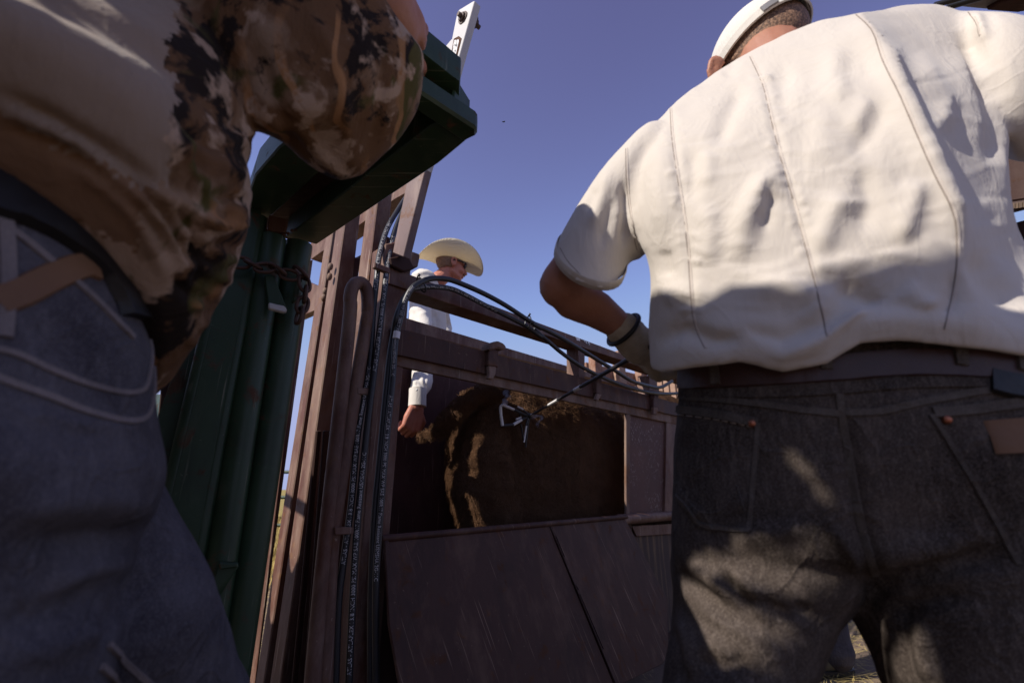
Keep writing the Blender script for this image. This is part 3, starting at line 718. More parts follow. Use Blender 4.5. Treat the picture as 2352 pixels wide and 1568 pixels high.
# soffit and near beam are horizontal sheets at head height: sighted at a fixed height
ZB = PG((690, 548), .66).z
def soffit(name, px, z, h, mat=GS, bev=.004, label=None):
    return prism(name, [PZ(p, z) for p in px], Vector((0, 0, h)), mat, gate, bevel=bev, label=label)
soffit('header_beam', [(655, 545), (728, 562), (1008, 376), (1078, 318), (1040, 262), (985, 292)], ZB, .11, label='near channel of the header beam')
soffit('header_beam', [(545, 520), (585, 402), (640, 338), (900, 135), (975, 190), (790, 345), (620, 500)], ZB + .03, .09, label='far channel of the header beam')
soffit('header_soffit', [(600, 530), (690, 560), (1000, 320), (1030, 250), (950, 180), (620, 400)], ZB + .075, .012, M['dark_steel'])
prism('end_plate', [PZ(p, ZB - .012) for p in (KN(1335, 560), KN(1735, 820), KN(1738, 870), KN(1650, 912), KN(1530, 830), KN(1335, 700))], Vector((0, 0, .05)), GS, gate, bevel=.006)
prism('end_plate', [PZ(p, ZB + .04) for p in (KN(1335, 545), KN(1520, 655), KN(1735, 800), KN(1740, 840), KN(1335, 600))], Vector((0, 0, .03)), GS, gate, bevel=.005)
prism('cap_block', [PZ(p, ZB + .07) for p in (KN(1150, 230), KN(1335, 290), KN(1600, 500), KN(1630, 520), KN(1625, 660), KN(1612, 700), KN(1500, 650), KN(1180, 470))], Vector((0, 0, .07)), GS, gate, bevel=.012, seg=2)
# square socket with torn rim over the pipes
prism('socket', [PG(p, .60) for p in (KN(410, 1370), KN(530, 1400), KN(520, 1480), KN(400, 1470))], NG * .05, M['rust_edge'], gate, bevel=.003)
for i in range(26):     # weld beads around the pipe tops
    px = KN(395 + i * 13.5, 1478 + 26 * math.sin(i * .28) + random.uniform(-6, 6)); c = PG(px, .612 + .01 * random.random())
    if i % 2 == 0:
        v, f = ball(c, (.006, .006, .005), 7, 5); me = mesh_pd(v, f); smooth(me); o = link('weld', me, M['rust_edge'], gate)
# latch tab and hasp hanging in front of the pipes
prism('latch_tab', [PG(p, .565) for p in (K5(840, 350), K5(915, 350), K5(945, 440), K5(1003, 590), K5(985, 600), K5(872, 570))], NG * .012 + ZA * .004, GS, gate, bevel=.003)
prism('latch_lip', [PG(p, .556) for p in (K5(872, 535), K5(985, 560), K5(1003, 592), K5(985, 606), K5(872, 578))], NG * .018, M['pale_steel'], gate, bevel=.003)
prism('hasp', [PG(p, .575) for p in (K5(1075, 300), K5(1125, 330), K5(1120, 380), K5(1085, 520), K5(1030, 540), K5(1060, 400))], NG * .02, GS, gate, bevel=.006)
# ------------------------------------------------------------------ chain round the pipes
def torus_link(c, ax, side, L, W, r, seg=20):
    ax = Vector(ax).normalized(); side = Vector(side); side = (side - ax * side.dot(ax)).normalized()
    path = []
    for k in range(seg):
        a = 2 * math.pi * k / seg; x = math.cos(a); y = math.sin(a)
        path.append(c + ax * (x * L / 2 * (1 if abs(x) > .3 else 1.0)) + side * (math.copysign(abs(y) ** .7, y) * W / 2))
    return tube_data(path, r, 8, closed=True)
cps = [K5(600, 255), K5(665, 262), K5(740, 268), K5(812, 298), K5(905, 300), K5(960, 330), K5(1040, 352), K5(1095, 335), K5(1118, 400), K5(1125, 480), K5(1105, 560), K5(1085, 625), K5(1072, 690)]
chain = thing('chain', 'rusty steel chain wrapped across the tops of the green pipes, its end hanging', 'chain', tuple(PG(K5(905, 300), .56)))
pts = catmull([PG(p, .555 + (.012 if i < 3 else 0)) for i, p in enumerate(cps)], 8)
L = [0]
for i in range(1, len(pts)): L.append(L[-1] + (pts[i] - pts[i - 1]).length)
def at_len(s):
    for i in range(1, len(L)):
        if L[i] >= s:
            t = (s - L[i - 1]) / max(1e-9, L[i] - L[i - 1]); return pts[i - 1].lerp(pts[i], t), (pts[i] - pts[i - 1]).normalized()
    return pts[-1], (pts[-1] - pts[-2]).normalized()
LK, s_, k = .050, .025, 0
while s_ < L[-1] - .01:
    c, ax = at_len(s_); side = (NG if k % 2 else ax.cross(NG)) + Vector((random.uniform(-.3, .3), random.uniform(-.3, .3), random.uniform(-.3, .3)))
    v, f = torus_link(c - NG * .004, ax, side, LK, .030, .0055); me = mesh_pd(v, f, 'chain_link'); smooth(me); link('chain_link', me, M['chain'], chain)
    s_ += LK * .68; k += 1

# ================================================================== hydraulic hoses and their printed text
FULL = "ATLAS - ATLAFLEX I 3/8 INCH 3000 PSI MAX WP SAE 100R17 Flame Resistant USMSHA 2G-11C"
def print_on(path, r, text, s0, height, parent, D_face=None, flip=False, upside=False, squeeze=.92):
    """text as thin raised ink wrapped on the hose, on the side that faces the viewer"""
    cu = bpy.data.curves.new('txt', 'FONT'); cu.body = text; cu.size = 1.0; cu.resolution_u = 2
    o = bpy.data.objects.new('txt', cu); COL.objects.link(o); dg = bpy.context.evaluated_depsgraph_get(); dg.update()
    me = bpy.data.meshes.new_from_object(o.evaluated_get(dg)); bpy.data.objects.remove(o); bpy.data.curves.remove(cu)
    n = len(path); LL = [0]
    for i in range(1, n): LL.append(LL[-1] + (path[i] - path[i - 1]).length)
    LL = np.array(LL); P = np.array([tuple(p) for p in path])
    T = np.gradient(P, axis=0); T /= np.linalg.norm(T, axis=1)[:, None]
    co, _ = co_no(me); sc = height / .72; out = np.empty_like(co)
    for i, c in enumerate(co):
        s = s0 + c[0] * sc * squeeze * (-1 if flip else 1); y = (c[1] - .35) * sc * (-1 if upside else 1)
        p = np.array([np.interp(s, LL, P[:, k]) for k in range(3)]); t = np.array([np.interp(s, LL, T[:, k]) for k in range(3)]); t /= np.linalg.norm(t)
        if s < 0: p = P[0] + T[0] * s
        if s > LL[-1]: p = P[-1] + T[-1] * (s - LL[-1])
        v = _C - p; v -= t * v.dot(t); v /= np.linalg.norm(v); w = np.cross(v, t) * (-1 if flip else 1)
        a = y / r; out[i] = p + (v * math.cos(a) + w * math.sin(a)) * (r + .0006)
    set_co(me, out)
    return link('printed_text', me, M['print'], parent), co[:, 0].max() * sc * squeeze
def hose(label, px, Ds, r, prints, n=10):
    P3 = [PV(p, d) for p, d in zip(px, Ds)]; path = catmull(P3, n)
    t = thing('hydraulic_hose', label, 'hose', tuple(path[0]), 'black hydraulic hoses on the chute')
    hb_ = tube('hose_body', path, r, M['rubber'], t, seg=16)
    for pr in prints: print_on([Vector(p) for p in path], r, parent=t, **pr)
    return hb_, path
def plen(path, px, D):
    q = PV(px, D); s = 0; best = (1e9, 0)
    for i in range(len(path)):
        if i: s += (path[i] - path[i - 1]).length
        d = (path[i] - q).length
        if d < best[0]: best = (d, s)
    return best[1]
R_H = .0105
p1 = [n2d(818, 1700), n2d(826, 1480), n2d(838, 1377), n2d(858, 1227), n2d(874, 1058), n2d(901, 900), n2d(912, 755), n2d(920, 679), n2d(926, 625), n2d(945, 560), n2d(972, 512), n2d(1004, 462), n2d(1040, 400), n2d(1062, 370)]
D1 = [1.43] * 8 + [1.47, 1.52, 1.57, 1.62, 1.66, 1.70]
p2_ = [n2d(850, 1700), n2d(862, 1444), n2d(872, 1286), n2d(884, 1160), n2d(900, 1010), n2d(917, 883), n2d(933, 755), n2d(941, 690), n2d(947, 640), n2d(962, 570), n2d(990, 500), n2d(1020, 430)]
D2_ = [1.41] * 8 + [1.46, 1.51, 1.57, 1.62]
h1, pa1 = hose('leftmost upright black hose strapped to the chute corner post', p1, D1, R_H, [])
h2, pa2 = hose('second upright black hose, white print reading upwards, beside the corner post', p2_, D2_, R_H, [])
def mm(pathpx): return None
print_on(pa1, R_H, FULL, plen(pa1, n2d(838, 1377), 1.43), .0118, h1)
print_on(pa1, R_H, "ATLAS - ATLAFLEX I 3/8 INCH 3000 PSI MAX WP SAE 100R17", plen(pa1, n2d(917, 716), 1.43), .0118, h1)
s_a = plen(pa2, n2d(852, 1640), 1.41)
print_on(pa2, R_H, FULL, s_a, .0118, h2)
print_on(pa2, R_H, FULL, plen(pa2, n2d(917, 905), 1.41), .0118, h2)
up3 = [n2d(919, 1700), n2d(917, 1500), n2d(919, 1385), n2d(925, 1300), n2d(933, 1200), n2d(945, 1060), n2d(958, 930), n2d(966, 830)]
p3 = up3 + [K6(500, 1080), K6(545, 920), K6(610, 800), K6(690, 742), K6(800, 706), K6(950, 712), K6(1100, 762), K6(1300, 850), K6(1500, 958), K6(1700, 1088), K6(1850, 1180), K2(0, 938), K2(250, 1062), K2(450, 1180), K2(620, 1285), K2(800, 1395), K2(950, 1488), KR(900, 800), KR(1080, 835), KR(1200, 815), KR(1290, 765), KR(1400, 700)]
n3 = len(p3); D3_ = [1.40] * 8 + [1.39, 1.38, 1.37, 1.37] + [1.37] * (n3 - 12)
p4 = [n2d(905, 1700), n2d(905, 1500), n2d(909, 1350), n2d(916, 1230), n2d(926, 1130), n2d(938, 1000), n2d(950, 880), K6(430, 1240), K6(462, 1080), K6(520, 920), K6(600, 820), K6(700, 792), K6(850, 786), K6(1000, 808), K6(1150, 876), K6(1300, 955), K6(1500, 1055), K6(1700, 1160), K6(1850, 1265), K2(10, 995), K2(150, 1110), K2(280, 1220), K2(450, 1340), K2(640, 1440), KR(300, 770), KR(600, 862), KR(900, 935), KR(1200, 968), KR(1480, 960), KR(1700, 940)]
D4_ = [1.42] * 8 + [1.395] * (len(p4) - 8)
h3, pa3 = hose('outer black hose looping over the top rail behind the branding iron', p3, D3_, R_H * 1.05, [])
h4, pa4 = hose('inner black hose running just below the outer one over the top rail', p4, D4_, R_H, [])
print_on(pa3, R_H * 1.05, FULL, plen(pa3, n2d(952, 962), 1.40), .0110, h3, flip=True)
print_on(pa4, R_H, FULL, plen(pa4, K6(1420, 1020), 1.395), .0100, h4, flip=True)
print_on(pa3, R_H * 1.05, "3000 PSI MAX WP SAE 100R17 Flame Resistant USMSHA 2G-11C", plen(pa3, K6(620, 790), 1.37), .0100, h3, flip=True)
tape = tube('tape_band', [PV(K6(458, 1280), 1.395), PV(K6(468, 1215), 1.395)], R_H * 1.18, M['iron_white'], h3, seg=16)
for pxc, dd, rr, lb in ((K6(700, 765), (-.9, .5), .03, 'black cable tie holding the two hoses where they bend'), (K6(1722, 1120), (.45, .9), .03, 'black cable tie with a stub, half way along the hose pair')):
    c = PV(pxc, 1.383); t_ = (PV((pxc[0] + 20, pxc[1] + (-8 if dd[0] < 0 else 12)), 1.383) - c).normalized()
    e1_ = VA; e2_ = t_.cross(VA).normalized()
    path = [c + e1_ * math.cos(a) * .018 + e2_ * math.sin(a) * .030 for a in [2 * math.pi * k / 24 for k in range(24)]]
    v, f = tube_data(path, .003, 8, closed=True); v2, f2 = tube_data([c + e2_ * .030, c + e2_ * .030 + ZA * .012 - VA * .01], .005, 6)
    v, f = merge([(v, f), (v2, f2)]); me = mesh_pd(v, f, 'cable_tie'); smooth(me); tag(link('cable_tie', me, M['black_plastic']), lb, 'cable tie', 'cable ties on the hose pair')

# ================================================================== people
def finger(base, dirs, lens, radii):
    pts = [(Vector(base), radii[0])]; p = Vector(base)
    for d, l, r in zip(dirs, lens, radii[1:]):
        p = p + Vector(d).normalized() * l; pts.append((p.copy(), r))
    return capsule_chain(pts, 10)
def hand_parts(wrist, along, back, size=1.0, curl=1.0, right=True, spread=.0):
    """palm and five bent fingers; along = wrist->knuckles, back = out of the back of the hand"""
    A = Vector(along).normalized(); B = Vector(back); B = (B - A * B.dot(A)).normalized(); S = A.cross(B) * (1 if right else -1)   # S towards the thumb side
    w = Vector(wrist); s = size; parts = []
    for k, off in enumerate((.030, .010, -.011, -.030)):
        parts.append(capsule_chain([(w + S * off * .55 * s, .017 * s), (w + A * .045 * s + S * off * .85 * s, .0175 * s), (w + A * (.088 - abs(off - .01) * .25) * s + S * off * s + B * .003 * s, .0125 * s)], 10))
    for k, (off, L) in enumerate(((.030, .92), (.010, 1.0), (-.011, .94), (-.030, .76))):
        base = w + A * (.088 - abs(off - .01) * .25) * s + S * off * s + B * .002 * s; c = curl
        d = [A * math.cos(t) - B * math.sin(t) + S * spread * off * 8 for t in (c * 1.0, c * 2.45, c * 3.3)]
        parts.append(finger(base, d, [.044 * L * s, .027 * L * s, .020 * L * s], [.0115 * s, .0102 * s, .0092 * s, .0080 * s]))
    tb = w + A * .022 * s + S * .030 * s - B * .008 * s
    parts.append(finger(tb, [A * .55 + S * .75 - B * .35, A * .85 + S * .1 - B * .6, A * .75 - S * .55 - B * .5], [.040 * s, .032 * s, .026 * s], [.016 * s, .0125 * s, .0115 * s, .0095 * s]))
    return parts
def head_parts(c, fwd, up, s=1.0, ear=True):
    """head of about 0.23 m with brow, nose, lips, chin, ears"""
    f = Vector(fwd).normalized(); u = Vector(up); u = (u - f * u.dot(f)).normalized(); r = f.cross(u)
    R = Matrix((r, f, u)).transposed(); c = Vector(c)
    W = lambda x, y, z: c + r * (x * s) + f * (y * s) + u * (z * s)
    P = [ball(W(0, -.010, .030), (.076 * s, .096 * s, .088 * s), 28, 18, R), ball(W(0, .030, -.020), (.062 * s, .064 * s, .085 * s), 24, 16, R),
         ball(W(0, .060, -.082), (.030 * s, .026 * s, .024 * s), 16, 10, R), ball(W(0, .083, .022), (.050 * s, .014 * s, .012 * s), 16, 8, R),
         capsule_chain([(W(0, .088, .018), .010 * s), (W(0, .102, -.012), .0115 * s), (W(0, .110, -.026), .0135 * s)], 12),
         ball(W(.013, .100, -.030), (.008 * s, .009 * s, .007 * s), 10, 8, R), ball(W(-.013, .100, -.030), (.008 * s, .009 * s, .007 * s), 10, 8, R),
         ball(W(0, .090, -.052), (.024 * s, .010 * s, .0075 * s), 14, 8, R), ball(W(0, .088, -.063), (.022 * s, .010 * s, .0075 * s), 14, 8, R),
         ball(W(.040, .060, -.030), (.024 * s, .030 * s, .026 * s), 14, 8, R), ball(W(-.040, .060, -.030), (.024 * s, .030 * s, .026 * s), 14, 8, R),
         capsule_chain([(W(.050, .0, -.055), .020 * s), (W(.036, .055, -.080), .018 * s)], 10), capsule_chain([(W(-.050, .0, -.055), .020 * s), (W(-.036, .055, -.080), .018 * s)], 10)]
    if ear:
        for q in (1, -1):
            path = [W(q * .074, .004, -.022), W(q * .080, .010, .000), W(q * .086, .006, .020), W(q * .088, -.010, .028), W(q * .087, -.022, .014), W(q * .082, -.018, -.008), W(q * .077, -.006, -.026)]
            P.append(tube_data(catmull(path, 4), .0062 * s, 8)); P.append(ball(W(q * .077, -.006, .002), (.0065 * s, .017 * s, .026 * s), 12, 8, R))
    return P, W
def boots(name, foot, fwd, parent, mat=None, sole=None, h=.30):
    f = Vector(fwd); f.z = 0; f.normalize(); p = Vector(foot)
    me = fuse(name, [capsule_chain([(p + ZA * .055 - f * .04, .048), (p + ZA * .05 + f * .06, .046), (p + ZA * .045 + f * .15, .040)], 16), capsule_chain([(p + ZA * .07 - f * .02, .052), (p + ZA * .20 - f * .01, .054), (p + ZA * h, .062)], 16)], .008, 4)
    o = link(name, me, mat or M['brown_leather'], parent)
    r = f.cross(ZA); outl = [p + f * .19, p + f * .16 + r * .04, p + f * .05 + r * .048, p - f * .07 + r * .036, p - f * .095, p - f * .07 - r * .036, p + f * .05 - r * .048, p + f * .16 - r * .04]
    prism('sole', [Vector((q.x, q.y, .002)) for q in outl], Vector((0, 0, .022)), M['dark_leather'], parent, bevel=.003)

# ------------------------------------------------------------------ the man in the cream shirt (right), seen from behind
foot_l = Vector((.245, .69, 0)); foot_r = Vector((.54, .62, 0))
man = thing('person', 'man in cream shirt, white cap and black jeans seen from behind, holding the iron', 'person', (.51, .62, 0))
CS = M['cream_cloth']
R_ = []
for l, r, dl, dr, b, pw, sag in [
        ((1486, 838), (2440, 838), .72, .60, .150, 2.5, .012), ((1483, 770), (2425, 760), .73, .60, .158, 2.5, .016), ((1487, 690), (2375, 660), .74, .61, .150, 2.6, .01),
        ((1487, 615), (2312, 560), .75, .61, .138, 2.6, 0), ((1462, 530), (2292, 455), .77, .61, .130, 2.7, 0), ((1444, 440), (2288, 340), .79, .62, .126, 2.8, 0),
        ((1452, 360), (2298, 240), .82, .63, .120, 2.7, 0), ((1500, 292), (2300, 150), .85, .64, .112, 2.5, 0), ((1555, 238), (2290, 98), .87, .66, .100, 2.3, 0),
        ((1612, 190), (2255, 54), .88, .67, .085, 2.2, 0), ((1690, 137), (2205, 26), .87, .68, .065, 2.1, 0), ((1790, 85), (2150, 11), .85, .70, .040, 2, 0), ((1880, 50), (2080, 12), .80, .74, .012, 2, 0)]:
    R_.append(sight_ring(l, r, dl, dr, b, pw, sag, 56))
torso = rings_loft(resample_rings(R_, 3), 56)
Sl = [sight_ring(l, r, dl, dr, b, 2.1, sag, 32) for l, r, dl, dr, b, sag in [
        ((1560, 300), (1560, 560), .83, .78, .06, 0), ((1490, 300), (1490, 570), .84, .78, .075, 0), ((1420, 360), (1470, 590), .83, .78, .076, .0), ((1362, 425), (1452, 600), .82, .78, .072, .01),
        ((1312, 495), (1443, 612), .80, .78, .068, .022), ((1285, 545), (1438, 622), .79, .77, .064, .032), ((1272, 572), (1433, 628), .78, .76, .060, .040)]]
sleeve_l = rings_loft(resample_rings(Sl, 3), 32)
Sr = [sight_ring(l, r, dl, dr, b, 2.2, 0, 32) for l, r, dl, dr, b in [
        ((2170, 40), (2200, 330), .72, .68, .06), ((2250, 54), (2270, 335), .68, .64, .075), ((2320, 66), (2320, 345), .65, .61, .080), ((2400, 86), (2400, 352), .63, .59, .078), ((2520, 90), (2520, 365), .62, .58, .070), ((2680, 150), (2680, 390), .62, .58, .064)]]
sleeve_r = rings_loft(resample_rings(Sr, 3), 32)
shirt = fuse('shirt', [torso, sleeve_l, sleeve_r], .0042, 7, .5)
SEAMX = ([K3(0, y)[1] for y in (0, 80, 250, 450, 680, 880, 1020, 1150, 1400)], [K3(x, 0)[0] for x in (1380, 1400, 1510, 1610, 1710, 1800, 1830, 1830, 1900)])
def turn_flank(me):
    """the right side of the back turns away beyond the side seam"""
    co, no = co_no(me); X, Y = project(co); xs = np.interp(Y, SEAMX[0], SEAMX[1]); g = np.clip(X - xs - 4, 0, 400) * .0018; g = .28 * (1 - np.exp(-g / .28 * 1.2)); m_ = np.clip((co[:, 2] - H - .10) / .16, 0, 1); g = g * m_ * m_ * (3 - 2 * m_)
    set_co(me, _C + (co - _C) * (1 + g)[:, None])
turn_flank(shirt)
fbm(shirt, 6, .003, (1.3, 1, .8), 3.1, 3)
V = lambda *p: list(p)
sculpt(shirt, [
    # right-hand ridge, blade of light and hollow beside the seam
    (V(K3(1390, 80), K3(1500, 250), K3(1600, 450), K3(1700, 680), K3(1790, 880), K3(1815, 1020)), 34, .012),
    (V(K3(1560, 200), K3(1680, 370), K3(1790, 580), K3(1880, 780), K3(1940, 980)), 62, -.008),
    (V(K3(1640, 220), K3(1760, 420), K3(1770, 560)), 24, .010),
    (V(K3(1830, 120), K3(1900, 260), K3(1960, 420)), 20, -.014), (V(K3(1880, 60), K3(1910, 120), K3(1930, 180)), 12, .009),
    (V(K3(1960, 300), K3(1985, 500), K3(1990, 700)), 26, -.012),
    # hollows of the back
    (V(K3(1200, 400), K3(1160, 600), K3(1110, 800)), 44, -.003), (V(K3(1240, 440), K3(1220, 600), K3(1200, 700)), 34, .004),
    (V(K3(1510, 430), K3(1440, 560), K3(1370, 660)), 30, -.007), (V(K3(1440, 420), K3(1360, 560)), 24, .005),
    (V(K3(680, 620), K3(690, 740), K3(655, 870)), 24, -.007), (V(K3(740, 640), K3(730, 800)), 22, .005),
    (V(K3(900, 360), K3(840, 470), K3(780, 620)), 22, -.008), (V(K3(1080, 260), K3(1060, 400), K3(1080, 520)), 24, -.005),
    (V(K3(1000, 760), K3(920, 860), K3(860, 1000)), 24, .007), (V(K3(980, 1000), K3(1010, 860), K3(1000, 780)), 16, -.006),
    (V(K3(560, 600), K3(540, 800), K3(560, 1000)), 26, .006), (V(K3(500, 560), K3(450, 700), K3(440, 900)), 20, -.005),
    (V(K3(1060, 700), K3(980, 820), K3(900, 1000), K3(860, 1120)), 30, .009), (V(K3(1330, 820), K3(1260, 940), K3(1210, 1080)), 30, .008), (V(K3(1400, 700), K3(1440, 860), K3(1400, 1000)), 28, -.007), (V(K3(1640, 760), K3(1600, 900), K3(1560, 1040)), 28, .008), (V(K3(740, 860), K3(760, 1000), K3(740, 1140)), 26, .007), (V(K3(560, 1060), K3(580, 1180)), 18, -.006), (V(K3(1300, 200), K3(1280, 330), K3(1340, 420)), 28, .006),
    # yoke puckers
    (V(K3(700, 330), K3(620, 420), K3(560, 500)), 22, .006), (V(K3(860, 250), K3(820, 330)), 14, -.004),
    # small of the back: shirt hangs and bulges over the belt
    (V(K3(560, 1290), K3(620, 1240), K3(760, 1230)), 26, .006), (V(K3(520, 1440), K3(640, 1400), K3(760, 1470), K3(900, 1500)), 22, -.010),
    (V(K3(880, 1250), K3(1080, 1220), K3(1230, 1280), K3(1180, 1400)), 34, .010), (V(K3(1160, 1130), K3(1300, 1140), K3(1440, 1100)), 20, .004),
    (V(K3(1290, 1220), K3(1400, 1260), K3(1480, 1340)), 30, -.012), (V(K3(1560, 1220), K3(1640, 1300), K3(1720, 1340)), 34, .010),
    (V(K3(1000, 1540), K3(1200, 1500), K3(1340, 1440), K3(1420, 1380)), 20, .009), (V(K3(900, 1440), K3(1060, 1450), K3(1220, 1400)), 20, -.006),
    (V(K3(1860, 1080), K3(1960, 1220), K3(2090, 1380)), 26, -.008), (V(K3(1940, 1080), K3(2060, 1280), K3(2140, 1400)), 28, .008), (V(K3(1790, 1150), K3(1790, 1300), K3(1760, 1420)), 14, -.006),
    (V(K3(480, 1200), K3(486, 1400), K3(474, 1540)), 10, .006),
    # sleeve folds
    (V(K3(385, 760), K3(400, 900), K3(395, 1060)), 12, -.012), (V(K3(330, 720), K3(290, 860), K3(250, 980)), 16, .006), (V(K3(270, 800), K3(235, 900)), 12, -.004),
    (V(K3(360, 800), K3(320, 940), K3(290, 1060)), 14, -.004), (V(K3(420, 880), K3(440, 1000), K3(470, 1090)), 12, .007),
])
# fine pull lines across the back
rnd = random.Random(5); st = []
for i in range(90):
    x = rnd.uniform(1500, 2230); y = rnd.uniform(200, 720); a = rnd.uniform(-.5, .35); L_ = rnd.uniform(40, 130)
    st.append((V((x, y), (x + L_ * math.cos(a), y + L_ * math.sin(a) * .7), (x + 1.8 * L_ * math.cos(a), y + 1.8 * L_ * math.sin(a) - 8)), rnd.uniform(5, 10), rnd.choice((-1, 1)) * rnd.uniform(.0004, .0011)))
for seam in ((V(K3(590, 450), K3(600, 600), K3(630, 800), K3(655, 960), K3(670, 1100), K3(680, 1250), K3(690, 1400))), (V(K3(930, 240), K3(985, 360), K3(1020, 500), K3(1060, 660), K3(1110, 830), K3(1150, 980), K3(1190, 1130), K3(1230, 1290)))):
    st.append((seam, 9, -.003))
    for i in range(22):      # seam pucker: short ribs either side
        t = rnd.uniform(0, len(seam) - 1.01); k = int(t); q = (seam[k][0] + (seam[k + 1][0] - seam[k][0]) * (t - k), seam[k][1] + (seam[k + 1][1] - seam[k][1]) * (t - k)); d = rnd.choice((-1, 1))
        st.append((V(q, (q[0] + d * 14, q[1] + rnd.uniform(-4, 6)), (q[0] + d * 30, q[1] + rnd.uniform(-8, 12))), 5, .0016))
sculpt(shirt, st)
# shirt tail: the hem swings down at the left and rides up over the belt at the right
co, no = co_no(shirt); X, Y = project(co); hem = np.interp(X, [1470, 1520, 1600, 1700, 1800, 1900, 1975, 2060, 2150, 2352, 2450], [852, 856, 836, 816, 838, 818, 772, 766, 775, 800, 812])
wgt = np.clip((Y - 660) / 180, 0, 1); wgt = wgt * wgt * (3 - 2 * wgt); dep = (co - _C) @ _F
co = co - np.outer((hem - 845) * wgt * dep / FPX, _U); set_co(shirt, co)
so = link('shirt', shirt, CS, man)
hr0 = Sl[-1]; hcn = sum(hr0, Vector()) / 32; hback = (sum(Sl[-2], Vector()) / 32 - hcn).normalized()
hpn = [(hcn + (q - hcn) * 1.0 + hback * .008, (q - hcn).normalized()) for q in hr0 + hr0[:2]]
ribbon('sleeve_hem', hpn, .018, .0010, CS, man)
bv = bvh_of(shirt)
for nm, seam in (('seam', V(K3(590, 450), K3(600, 600), K3(630, 800), K3(655, 960), K3(670, 1100), K3(680, 1250), K3(695, 1380), K3(740, 1480))),
                 ('seam', V(K3(930, 240), K3(985, 360), K3(1020, 500), K3(1060, 660), K3(1110, 830), K3(1150, 980), K3(1190, 1130), K3(1230, 1290), K3(1262, 1430))),
                 ('seam', V(K3(1370, 50), K3(1450, 130), K3(1500, 260), K3(1570, 400), K3(1640, 560), K3(1720, 740), K3(1790, 880), K3(1812, 1000), K3(1805, 1200), K3(1760, 1400))),
                 ('armhole_seam', V(K3(402, 630), K3(405, 760), K3(420, 900), K3(450, 1060), K3(488, 1125))),
                 ('armhole_seam', V(K3(1850, 40), K3(1890, 90), K3(1905, 150)))):
    pn = lay(bv, seam, 14, .0002)
    ribbon(nm, pn, .0030, .0007, M['cream_seam'], man); 
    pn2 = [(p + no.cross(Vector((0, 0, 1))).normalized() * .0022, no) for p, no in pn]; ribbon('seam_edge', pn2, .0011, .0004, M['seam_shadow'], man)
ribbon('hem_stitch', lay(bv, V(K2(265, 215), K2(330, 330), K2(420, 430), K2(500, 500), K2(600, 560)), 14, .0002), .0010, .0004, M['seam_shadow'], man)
# --- body: head, neck, arms, legs as one skin, mostly inside the clothes
hc = PD(1742, 152, .94)
hf = (FWD * .80 + ZA * -.45 + RGT * -.25).normalized(); hu = (ZA * .8 + FWD * .55 + RGT * .05)
HP, HW = head_parts(hc, hf, hu, .96, ear=False)
sh_l = PD(1500, 400, .84); sh_r = PD(2230, 180, .70); neck = PD(1800, 190, .86)
el = PD(1292, 655, .82); wr = PD(1432, 755, .86)
hip = PD(1980, 1060, .68)
ear_c = PD(1645, 158, .90); er = []
eV = lambda x, y: PD(1645 + x, 158 + y, .895)
er.append(tube_data(catmull([eV(10, 30), eV(-8, 30), eV(-16, 14), eV(-15, -8), eV(-6, -24), eV(8, -22), eV(16, -10)], 4), .0055, 8)); er.append(capsule_chain([(eV(4, -14) + FWD * .004, .010), (eV(2, 16) + FWD * .004, .009)], 10))
parts = HP + er + [capsule_chain([(hc - hf * .02 - hu * .02, .062), (neck, .062), (PD(1860, 330, .80), .075)], 18),
    capsule_chain([(PD(1880, 330, .80), .10), (PD(1930, 600, .74), .11), (hip, .12)], 20),
    capsule_chain([(sh_l, .052), (PD(1390, 530, .83), .047), (el, .042)], 16),
    capsule_chain([(el + FWD * .002, .0375), (PD(1318, 686, .835), .0385), (PD(1372, 712, .85), .034), (wr, .0245), (PD(1462, 785, .865), .028)], 18),
    capsule_chain([(PD(1800, 330, .82), .08), (sh_l, .052)], 14), capsule_chain([(PD(1900, 280, .78), .08), (sh_r, .055)], 14),
    capsule_chain([(sh_r, .052), (PD(2480, 230, .62), .046), (PD(2720, 290, .62), .04), (PD(2900, 200, .75), .028)], 16),
    capsule_chain([(hip + Vector((-.15, 0, -.05)), .075), (Vector((.262, .68, .48)), .055), (Vector((.245, .69, .12)), .042)], 16),
    capsule_chain([(hip + Vector((.09, 0, -.03)), .095), (Vector((.53, .61, .48)), .055), (Vector((.54, .62, .12)), .042)], 16)] \
    + hand_parts(PD(2900, 200, .75), (.6, .6, .1), (0, -.2, 1), 1.0, .5, True)
body = fuse('body', parts, .0045, 3); turn_flank(body); link('body', body, M['skin'], man)
# hair: cropped stubble shell over the back of the head
def shell(name, c, rad, rot, keep, mat, parent, thick=.004, seg=64, rings=44, wob=0):
    v, f = ball(c, rad, seg, rings, rot); me = mesh_pd(v, f, name); bm = bmesh.new(); bm.from_mesh(me)
    bmesh.ops.delete(bm, geom=[x for x in bm.faces if not keep(x.calc_center_median())], context='FACES')
    for q in bm.verts:
        if wob: q.co += (q.co - Vector(c)).normalized() * noise.noise(q.co * 40) * wob
    bm.to_mesh(me); bm.free(); o = link(name, me, mat, parent); m = o.modifiers.new('s', 'SOLIDIFY'); m.thickness = thick; m.offset = 1; smooth(me); return o
Rm = Matrix((hf.cross(hu).normalized(), hf, hf.cross(hu).normalized().cross(hf))).transposed()
HS = HW(0, -.010, .030)
shell('cropped_hair', HS, (.0775, .0975, .0895), Rm, lambda p: pix(p)[1] < 150 - (pix(p)[0] - 1660) * .25 and (p - HS).dot(hf) < .05, M['stubble'], man, .0015)
